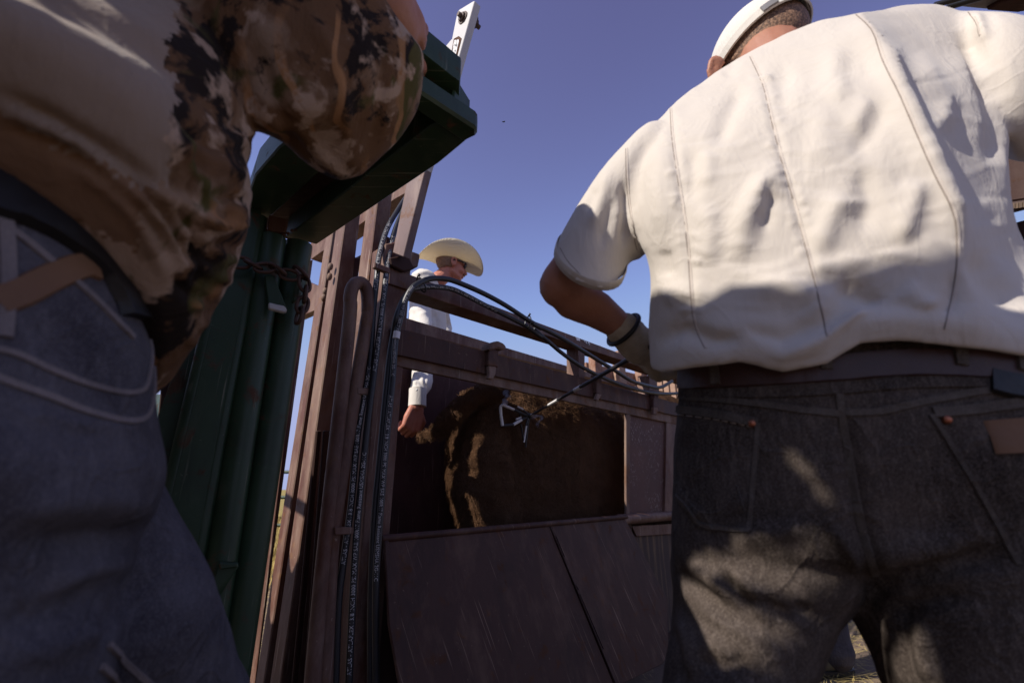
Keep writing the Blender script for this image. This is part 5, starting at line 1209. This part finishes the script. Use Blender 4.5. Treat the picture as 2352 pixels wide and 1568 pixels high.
# sunglasses
sg = HWc
def glass(q):
    c = sg(q * .031, .090, .010); R3 = Matrix((fw_.cross(ZA).normalized(), fw_, fw_.cross(ZA).normalized().cross(fw_))).transposed()
    v, f = ball(c, (.031, .012, .021), 18, 10, R3); me = mesh_pd(v, f, 'lens'); smooth(me); link('lens', me, M['lens'], cow)
glass(1); glass(-1)
for q in (1, -1):
    tube('temple', catmull([sg(q * .060, .086, .020), sg(q * .076, .055, .020), sg(q * .084, .005, .016), sg(q * .080, -.020, .006)], 5), .0052, M['black_plastic'], cow, seg=8)
tube('brow_bar', catmull([sg(-.062, .086, .022), sg(-.030, .100, .026), sg(0, .106, .022), sg(.030, .100, .026), sg(.062, .086, .022)], 5), .0055, M['black_plastic'], cow, seg=8)
# short hair and moustache
shell('hair', sg(0, -.010, .030), (.087, .110, .100), Matrix((fw_.cross(ZA).normalized(), fw_, fw_.cross(ZA).normalized().cross(fw_))).transposed(), lambda p: (p - sg(0, -.012, .0)).dot(fw_) < .0 and p.z > hcw.z - .035, M['stubble'], cow, .002)
v, f = capsule_chain([(sg(-.026, .092, -.048), .006), (sg(0, .103, -.043), .008), (sg(.026, .092, -.048), .006)], 10); me = mesh_pd(v, f, 'moustache'); smooth(me); link('moustache', me, M['stubble'], cow)
for n_ in [n for n in M['straw'].node_tree.nodes if n.type == 'TEX_WAVE']:
    _t = M['straw'].node_tree; _m = _t.nodes.new('ShaderNodeMapping'); _hc = sg(0, -.004, .052); _m.inputs['Location'].default_value = (-_hc.x, -_hc.y, -_hc.z); _t.links.new(_t.nodes['Texture Coordinate'].outputs['Object'], _m.inputs[0]); _t.links.new(_m.outputs[0], n_.inputs[0]); n_.inputs['Scale'].default_value = 42
# straw hat: brim rolled up at the sides, dipping front and back
hat_c = sg(0, -.004, .030); hu_ = (ZA + fw_ * .10 + RGT * .0).normalized(); hf_ = (fw_ - hu_ * fw_.dot(hu_)).normalized(); hr_ = hf_.cross(hu_)
def hat_pt(a, t):          # a around, t 0 (head) .. 1 (brim edge)
    ca, sa = math.cos(a), math.sin(a); rx = .092 + t * .118; ry = .114 + t * .145
    lift = (sa * sa) ** 1.0 * (.005 * t + .105 * t ** 1.7) - (ca * ca) ** 2 * .030 * t ** 1.6 ; pull = 1 - .17 * (sa * sa) * t * t
    return hat_c + hr_ * (rx * sa * pull) + hf_ * (ry * ca) + hu_ * lift
NA, NTT = 72, 10; vs = []; fs = []
for j in range(NTT + 1):
    for i in range(NA): vs.append(hat_pt(2 * math.pi * i / NA, j / NTT))
for j in range(NTT):
    for i in range(NA): i2 = (i + 1) % NA; fs.append((j * NA + i, j * NA + i2, (j + 1) * NA + i2, (j + 1) * NA + i))
hat = thing('straw_hat', 'pale straw cowboy hat with rolled brim worn by the man behind the chute', 'hat', tuple(hat_c))
me = mesh_pd(vs, fs, 'brim'); o = link('brim', me, M['straw'], hat); smooth(me); md = o.modifiers.new('s', 'SOLIDIFY'); md.thickness = .003
tube('brim_edge', [hat_pt(2 * math.pi * i / NA, 1.0) for i in range(NA)], .0028, M['straw'], hat, 8, closed=True)
vs = []; fs = []
for j in range(9):
    t = j / 8
    for i in range(NA):
        a = 2 * math.pi * i / NA; ca, sa = math.cos(a), math.sin(a); k = 1 - .10 * t - .75 * max(0, t - .82) / .18 * (1 if t > .82 else 0)
        pinch = 1 - .25 * max(0, ca) ** 3 * t; z = .115 * min(1, t / .85) - (.03 * math.exp(-(sa / .35) ** 2) * t if t > .8 else 0)
        vs.append(hat_c + hr_ * (.092 * sa * k * pinch) + hf_ * (.114 * ca * k) + hu_ * z)
for j in range(8):
    for i in range(NA): i2 = (i + 1) % NA; fs.append((j * NA + i, j * NA + i2, (j + 1) * NA + i2, (j + 1) * NA + i))
fs.append(tuple(range(8 * NA, 9 * NA)))
me = mesh_pd(vs, fs, 'crown'); smooth(me); link('crown', me, M['straw'], hat)
tube('hat_band', [hat_c + hr_ * (.0925 * math.sin(a)) + hf_ * (.1145 * math.cos(a)) + hu_ * .008 for a in [2 * math.pi * i / 48 for i in range(48)]], .005, M['brown_leather'], hat, 8, closed=True)

# ------------------------------------------------------------------ bystander beyond, seen between the legs of the man in the cream shirt
by_ = Vector((1.66, 2.55, 0)); byst = thing('person', 'bystander of whom only dark jeans and an olive boot show between the black trouser legs', 'person', tuple(by_))
fa = PZ((1925, 1545), .0); fb = PZ((2035, 1590), 0.0) + Vector((.05, -.15, 0))
hp = (fa + fb) / 2 + ZA * .93 + Vector((.05, .1, 0))
P3_, W3 = head_parts(hp + ZA * .72, (-.9, .3, -.2), (0, 0, 1))
link('body', fuse('body', P3_ + [capsule_chain([(hp + ZA * .68, .055), (hp + ZA * .5, .07)], 12), capsule_chain([(hp + ZA * .48, .13), (hp + ZA * .2, .13), (hp, .12)], 14), capsule_chain([(hp + ZA * .5 - UA * .17, .055), (hp + ZA * .22 - UA * .24, .04), (hp + ZA * .02 - UA * .2 , .03)], 12), capsule_chain([(hp + ZA * .5 + UA * .17, .055), (hp + ZA * .22 + UA * .24, .04), (hp + ZA * .02 + UA * .2, .03)], 12),
    capsule_chain([(hp, .10), (fa + ZA * .48, .055), (fa + ZA * .1, .04)], 12), capsule_chain([(hp, .10), (fb + ZA * .48, .055), (fb + ZA * .1, .04)], 12)] + hand_parts(hp + ZA * .02 - UA * .2, -ZA, -UA, 1, .6) + hand_parts(hp + ZA * .02 + UA * .2, -ZA, UA, 1, .6, False), .008, 3), M['skin'], byst)
v, f = merge([capsule_chain([(hp + ZA * .5, .16), (hp + ZA * .25, .16), (hp + ZA * .05, .15)], 20), capsule_chain([(hp + ZA * .5 - UA * .15, .075), (hp + ZA * .22 - UA * .24, .055), (hp + ZA * .04 - UA * .2, .045)], 12), capsule_chain([(hp + ZA * .5 + UA * .15, .075), (hp + ZA * .22 + UA * .24, .055), (hp + ZA * .04 + UA * .2, .045)], 12)])
link('shirt', fuse('shirt', [(v, f)], .010, 4), M['tan_cloth'], byst)
link('trousers', fuse('trousers', [capsule_chain([(hp, .14), (hp - ZA * .1, .14)], 16), capsule_chain([(hp - ZA * .1, .11), (fa + ZA * .48, .085), (fa + ZA * .16, .085), (fa + ZA * .10, .095)], 18), capsule_chain([(hp - ZA * .1, .11), (fb + ZA * .48, .080), (fb + ZA * .10, .08)], 16)], .007, 4), M['blue_denim'], byst)
M['olive_leather'] = plain('olive_leather', (.10, .085, .05), .6, .3, (50, .5, .005), var=.4, sc=15)
boots('boot', fa, (-.75, -.1, 0), byst, M['olive_leather'], h=.2); boots('boot', fb, (-.75, -.1, 0), byst, M['olive_leather'], h=.2)

# ================================================================== the bison
bis = thing('bison', 'brown shaggy bison standing in the chute with smoke at the brand on its flank', 'bison', tuple(PV((1280, 1300), 1.92))[:2] + (0,))
def bring(x, yt, yb, D, b, pw=2.2, seg=40):
    A = PV((x, yt), D); B = PV((x, yb), D); c = (A + B) / 2; w = (B - A) / 2; out = []
    for k in range(seg):
        a = 2 * math.pi * k / seg; ca, sa = math.cos(a), math.sin(a)
        out.append(c + w * (math.copysign(abs(ca) ** (2 / pw), ca)) + VA * (b * math.copysign(abs(sa) ** (2 / pw), sa)))
    return out
Rb = [bring(1046, 960, 1100, 1.93, .06), bring(1062, 915, 1180, 1.93, .14), bring(1095, 888, 1250, 1.93, .20), bring(1140, 868, 1290, 1.93, .245), bring(1200, 860, 1320, 1.93, .27), bring(1270, 872, 1330, 1.93, .285), bring(1340, 892, 1320, 1.93, .29), bring(1400, 905, 1300, 1.93, .29), bring(1450, 900, 1290, 1.93, .28), bring(1510, 900, 1290, 1.93, .26), bring(1560, 930, 1300, 1.93, .22), bring(1600, 985, 1280, 1.93, .15)]
bl = rings_loft(resample_rings(Rb, 3), 40)
g0 = lambda x, D: PV((x, 1300), D)
def bleg(p, zk): q = Vector((p.x, p.y, 0)); return q
bp_ = [bl]
for x, D, hind in ((1110, 1.78, 1), (1110, 2.08, 1), (1500, 1.80, 0), (1500, 2.06, 0)):
    t_ = PV((x, 1180), D); q = Vector((t_.x, t_.y, 0))
    if hind: bp_.append(capsule_chain([(t_ + ZA * .12, .16), (q + UA * .06 + ZA * .62, .105), (q - UA * .08 + ZA * .40, .055), (q - UA * .02 + ZA * .16, .042), (q + UA * .02 + ZA * .17, .05)], 16))
    else: bp_.append(capsule_chain([(t_ + ZA * .05, .13), (q + ZA * .55, .075), (q - UA * .01 + ZA * .36, .050), (q + ZA * .17, .045)], 16))
# haunch and thigh fold, tail root, neck and low head
bp_.append(capsule_chain([(PV((1120, 960), 1.77), .10), (PV((1115, 1060), 1.76), .13), (PV((1150, 1180), 1.78), .11)], 20))
hn = PV((1640, 1080), 1.93); hd0 = hn + UA * .30 - ZA * .18
bp_.append(capsule_chain([(PV((1560, 1060), 1.93), .22), (hn, .19), (hd0, .13), (hd0 + UA * .12 - ZA * .22, .085), (hd0 + UA * .15 - ZA * .32, .07)], 20))
bp_.append(capsule_chain([(hd0 - VA * .06 + ZA * .04, .03), (hd0 - VA * .17 + ZA * .05, .022)], 10)); bp_.append(capsule_chain([(hd0 + VA * .06 + ZA * .04, .03), (hd0 + VA * .17 + ZA * .05, .022)], 10))
tl = [PV((1150, 892), 1.72), PV((1110, 900), 1.71), PV((1070, 922), 1.74), PV((1040, 955), 1.82), PV((1012, 985), 1.92), PV((978, 1002), 1.99), PV((962, 1003), 2.01)]
bp_.append(capsule_chain(list(zip(tl, (.055, .050, .046, .044, .038, .030, .022))), 16))
bi = fuse('body', bp_, .011, 4); fbm(bi, 5, .014, seed=3); fbm(bi, 22, .006, seed=5)
bo = link('body', bi, M['hide'], bis)
for sgn in (-1, 1):
    h0 = hd0 + VA * sgn * .11 + ZA * .13 - UA * .02
    v, f = tube_data(catmull([h0, h0 + VA * sgn * .09 + ZA * .03, h0 + VA * sgn * .14 + ZA * .11, h0 + VA * sgn * .12 + ZA * .19], 5), [.032 - .0018 * i for i in range(16)], 12); me = mesh_pd(v, f, 'horn'); smooth(me); link('horn', me, M['dark_leather'], bis)
for x, D, hind in ((1110, 1.78, 1), (1110, 2.08, 1), (1500, 1.80, 0), (1500, 2.06, 0)):
    t_ = PV((x, 1180), D); q = Vector((t_.x, t_.y, .125)); v, f = tube_data([q, q + ZA * .06, q + ZA * .09], [.062, .054, .045], 14); me = mesh_pd(v, f, 'hoof'); auto_smooth(me, 40); link('hoof', me, M['dark_leather'], bis)
# shaggy coat: strands rooted on the hide, laid backwards and down
co, no = co_no(bi); X, Y = project(co); view = _C - co; view /= np.linalg.norm(view, axis=1)[:, None]
tris = np.array([p.vertices[:3] for p in bi.polygons]); 
areas = np.array([p.area for p in bi.polygons]); cen = co[tris].mean(1); cn = no[tris].mean(1)
vis = ((_C - cen) * cn).sum(1) > -.15
bx, by2 = project(cen)
vis &= (bx > 900) & (bx < 1640) & (by2 > 800) & (by2 < 1320)
w_ = areas * vis * np.where((bx < 1330) & (by2 < 1150), 2.2, 1.0); w_ /= w_.sum()
NF = 85000
pick = np.random.choice(len(w_), NF, p=w_)
r1, r2 = np.random.rand(2, NF); fl = r1 + r2 > 1; r1[fl] = 1 - r1[fl]; r2[fl] = 1 - r2[fl]
a_, b_, c_ = co[tris[pick, 0]], co[tris[pick, 1]], co[tris[pick, 2]]
root = a_ + (b_ - a_) * r1[:, None] + (c_ - a_) * r2[:, None]; nn = no[tris[pick, 0]]
ln_ = np.random.uniform(.010, .024, NF); px_, py_ = project(root)
curly = (px_ < 1330)
ln_ *= np.where(curly, 1.0, .5) * np.where(px_ < 1060, 1.35, 1)
clump = np.array([noise.noise_vector(Vector(r * 28)) for r in root])
lay_d = -np.array(UA) * -.35 + np.array((0, 0, -.75)) + clump * np.where(curly, 1.3, .5)[:, None] + np.random.randn(NF, 3) * .30
lay_d -= nn * (lay_d * nn).sum(1)[:, None] * .8
d1_ = nn * .55 + lay_d * .6; d1_ /= np.linalg.norm(d1_, axis=1)[:, None]; d2_ = nn * .1 + lay_d + np.array((0, 0, -.3)); d2_ /= np.linalg.norm(d2_, axis=1)[:, None]
vw = _C - root; sd = np.cross(d1_, vw); sd /= np.linalg.norm(sd, axis=1)[:, None]; hw = np.random.uniform(.0006, .0011, NF)[:, None]
m1 = root + d1_ * (ln_ * .5)[:, None]; m2 = m1 + d2_ * (ln_ * .5)[:, None]
VV = np.stack([root - sd * hw, root + sd * hw, m1 - sd * hw * .8, m1 + sd * hw * .8, m2], 1).reshape(-1, 3)
idx = np.arange(NF) * 5
FF = [(int(i), int(i + 1), int(i + 3), int(i + 2)) for i in idx] + [(int(i + 2), int(i + 3), int(i + 4)) for i in idx]
me = bpy.data.meshes.new('coat'); me.from_pydata(VV.tolist(), [], FF); me.update(); smooth(me)
o = link('coat', me, M['fur'], bis); o['kind'] = 'stuff'

# smoke wisps from the brand
s = NT('smoke'); s.t.nodes.remove(s.b); vol = s.n('ShaderNodeVolumePrincipled'); vol.inputs['Color'].default_value = (.85, .85, .9, 1)
dn = s.mul(s.ramp(s.noise(45, 3, .6, None, 1.5), [(.42, 0.), (.7, 1.)]), 60.0); s.l(dn, vol.inputs['Density']); s.l(vol.outputs[0], [n for n in s.t.nodes if n.type == 'OUTPUT_MATERIAL'][0].inputs['Volume'])
M['smoke'] = s.m
sm = catmull([Q(460, 480), Q(440, 380, 1.58), Q(500, 330, 1.57), Q(450, 260, 1.56), Q(490, 170, 1.55), Q(460, 90, 1.54)], 6)
v1_ = tube_data(sm, [.006 + .011 * abs(math.sin(i * .4)) for i in range(len(sm))], 10)
sm2 = catmull([Q(950, 760), Q(1080, 700, 1.58), Q(1180, 740, 1.57), Q(1090, 860, 1.57), Q(1120, 950, 1.57)], 5); v2_ = tube_data(sm2, [.004 + .006 * abs(math.sin(i * .5)) for i in range(len(sm2))], 8)
v, f = merge([v1_, v2_]); me = mesh_pd(v, f, 'smoke'); o = link('smoke', me, M['smoke']); o['kind'] = 'stuff'; o['label'] = 'thin wisps of white smoke curling off the hot brand'; 

# ================================================================== machinery at the right edge and overhead
mach = thing('steel_awning', 'dark steel awning frame overhead behind the raised right arm', 'awning', (2.6, 1.4, 0))
za = H + 2.0
prism('roof_sheet', [PZ(p, za) for p in (KT(1050, 130), KT(1500, -20), KT(1900, -400), KT(3400, -300), KT(2600, 180), KT(2300, 240), KT(1500, 175))], Vector((0, 0, .05)), M['grey_panel'], mach, bevel=.004)
prism('roof_beam', [PZ(p, za - .02) for p in (KT(1650, 205), KT(1900, 60), KT(2700, -120), KT(2900, 60), KT(2240, 250))], Vector((0, 0, .08)), M['dark_steel'], mach, bevel=.004)
for a_, b_ in ((KT(640, 105), KT(1100, -30)), (KT(880, 150), KT(1500, -30))): tube('cable', [PZ(a_, za), PZ(b_, za), PZ((b_[0] + (b_[0] - a_[0]) * 1.5, b_[1] + (b_[1] - a_[1]) * 1.5), za)], .012, M['rubber'], mach, 10)
pp = PZ(KT(2800, 100), za); tube('awning_post', [(pp.x + .3, pp.y, 0), (pp.x + .3, pp.y, za)], .05, M['dark_steel'], mach, 14)
E = K(2380, 350, 4.483)
beam2 = thing('timber_deck', 'dark weathered deck edge with ribbed underside behind the shirt at the right edge', 'deck', tuple(PH((2352, 1100), 2.6))[:2] + (0,))
prism('deck_board', [PH(p, 1.75) for p in (E(150, 100), E(900, 60), E(900, 560), E(260, 655), E(150, 680))], FWD * .3, M['dark_steel'], beam2, bevel=.004)
prism('deck_edge', [PH(p, 1.74) for p in (E(150, 680), E(262, 660), E(900, 560), E(900, 640), E(260, 778), E(150, 800))], FWD * .3, M['drip_steel'], beam2, bevel=.004)
for i in range(14):
    x = 262 + i * 40; y = 676 - i * 6; prism('tread_lug', [PH(p, 1.73) for p in (E(x, y), E(x + 22, y - 3), E(x + 22, y + 62), E(x, y + 68))], FWD * .02, M['drip_steel'], beam2, bevel=.002)
q0 = PH((2560, 1100), 1.95); tube('deck_post', [(q0.x, q0.y, 0), (q0.x, q0.y, PH(E(600, 600), 1.75).z)], .06, M['dark_steel'], beam2, 12)
# a fly in the sky
fp = PD(1200 / 1.063 * 1.023, 280, 1.5); fp = PD(1156, 280, 1.6)
v, f = merge([capsule_chain([(fp, .0022), (fp + RGT * .004, .0018)], 8), ball(fp + RGT * -.003, (.0015, .0015, .0015), 8, 6), ([fp, fp + RGT * .005 + UPV * .004, fp + RGT * .007 + UPV * .001], [(0, 1, 2)])])
me = mesh_pd(v, f, 'fly'); tag(link('fly', me, M['black_plastic']), 'tiny dark fly hovering against the blue sky above the hat', 'fly')

# ================================================================== added unseen screen behind the viewer, cut so its shade covers the near figures
hs = Vector((SUN.x, SUN.y, 0)).normalized(); es = Vector((-hs.y, hs.x, 0)); slope = SUN.z / math.hypot(SUN.x, SUN.y); TD = 0.85
def to_screen(p): return (p.dot(es), p.z + slope * (TD - p.dot(hs)))
def hit(bv, px):
    h = bv.ray_cast(CAM, ray(*px).normalized()); return h[0] if h[0] is not None else PD(px[0], px[1], .55)
bshirt = bvh_of(shirt)
edge = [to_screen(hit(bshirt, p)) for p in (K3(505, 1252), K3(610, 1232), K3(700, 1268), K3(850, 1182), K3(1100, 1202), K3(1225, 1130), K3(1430, 1108), K3(1740, 1088))]
edge = sorted(edge, key=lambda q: q[0])
holes = [[to_screen(hit(bt, p)) for p in poly] for poly in (
    [KC(165, 1020), KC(210, 965), KC(390, 945), KC(340, 892), KC(620, 885), KC(740, 832), KC(870, 850), KC(900, 905), KC(985, 1060), KC(860, 1095), KC(720, 1150), KC(560, 1125), KC(430, 1105), KC(330, 1050), KC(260, 1080)],
    [KC(98, 1090), KC(200, 1060), KC(300, 1130), KC(470, 1230), KC(620, 1270), KC(712, 1312), KC(600, 1330), KC(540, 1380), KC(510, 1460), KC(360, 1490), KC(240, 1480), KC(230, 1568), KC(30, 1568), KC(50, 1440), KC(75, 1250)],
    [KC(1130, 1370), KC(1240, 1290), KC(1290, 1430), KC(1345, 1568), KC(1110, 1568)],
    [KC(588, 440), KC(640, 445), KC(725, 545), KC(822, 692), KC(760, 650), KC(680, 560)])]
def inside(w, z, poly):
    c = False; n = len(poly)
    for i in range(n):
        (x1, y1), (x2, y2) = poly[i], poly[i - 1]
        if (y1 > z) != (y2 > z) and w < (x2 - x1) * (z - y1) / (y2 - y1) + x1: c = not c
    return c
ew = [e[0] for e in edge]; ez = [e[1] for e in edge]
print('TARP', [(round(a, 2), round(b, 2)) for a, b in edge])
sgn_w = -1 if to_screen(Vector((-.56, 1.35, 1)))[0] < ew[0] else 1
wc = to_screen(Vector((-.5, .4, 1)))[0]; wg = to_screen(Vector((-.56, 1.35, 1)))[0]; wr_ = to_screen(Vector((-.62, 1.85, 1)))[0]
print('W camo, gate, red', wc, wg, wr_)
def top_z(w):
    if w < ew[0]:
        # towards the gate: tall over the camouflage man, dropping beyond the green pipes
        t = min(1, (ew[0] - w) / .05); base = ez[0] * (1 - t) + (2.20 + .36 * min(1, max(0, (-.72 - w) / .1))) * t
        if w < -1.67: base = max(1.55 + .28 * math.sin(w * 21) * math.sin(w * 8.3 + 1), base - (-1.67 - w) * 10)
        return base + .015 * math.sin(w * 23)
    if w > ew[-1]: return ez[-1] + (w - ew[-1]) * .1 + .01 * math.sin(w * 30)
    return float(np.interp(w, ew, ez))
w0, w1, z0, z1, S_ = -2.35, ew[-1] + .9, .35, 3.1, .009
nw, nz = int((w1 - w0) / S_), int((z1 - z0) / S_)
bm = bmesh.new(); vd = {}
def tv(i, j):
    if (i, j) not in vd:
        w, z = w0 + i * S_, z0 + j * S_; z = min(z, top_z(w)); p = hs * (TD + .012 * math.sin(w * 9 + z * 2)) + es * w; vd[(i, j)] = bm.verts.new((p.x, p.y, z))
    return vd[(i, j)]
for i in range(nw):
    w = w0 + (i + .5) * S_; tz = top_z(w)
    for j in range(nz):
        z = z0 + (j + .5) * S_
        if z > tz + S_ * .5: break
        if any(inside(w, z, h) for h in holes): continue
        bm.faces.new((tv(i, j), tv(i + 1, j), tv(i + 1, j + 1), tv(i, j + 1)))
me = bpy.data.meshes.new('tarp'); bm.to_mesh(me); bm.free(); smooth(me)
tp = hs * TD + es * ((w0 + w1) / 2)
tt = thing('canvas_tarp', 'torn dark canvas tarp hung on a pipe frame as a sun shade', 'tarp', (tp.x, tp.y, 0))
o = link('canvas', me, M['canvas'], tt); m_ = o.modifiers.new('s', 'SOLIDIFY'); m_.thickness = .002
for w in (w0, (w0 + w1) / 2, w1):
    p = hs * (TD + .05) + es * w; tube('pole', [(p.x, p.y, 0), (p.x, p.y, min(2.3, top_z(w) - .1))], .02, M['dark_steel'], tt, 10)
pa_, pb_ = hs * (TD + .05) + es * w0, hs * (TD + .05) + es * w1
tube('cross_pipe', [(pa_.x, pa_.y, 1.75), (pb_.x, pb_.y, 1.75)], .02, M['dark_steel'], tt, 10)
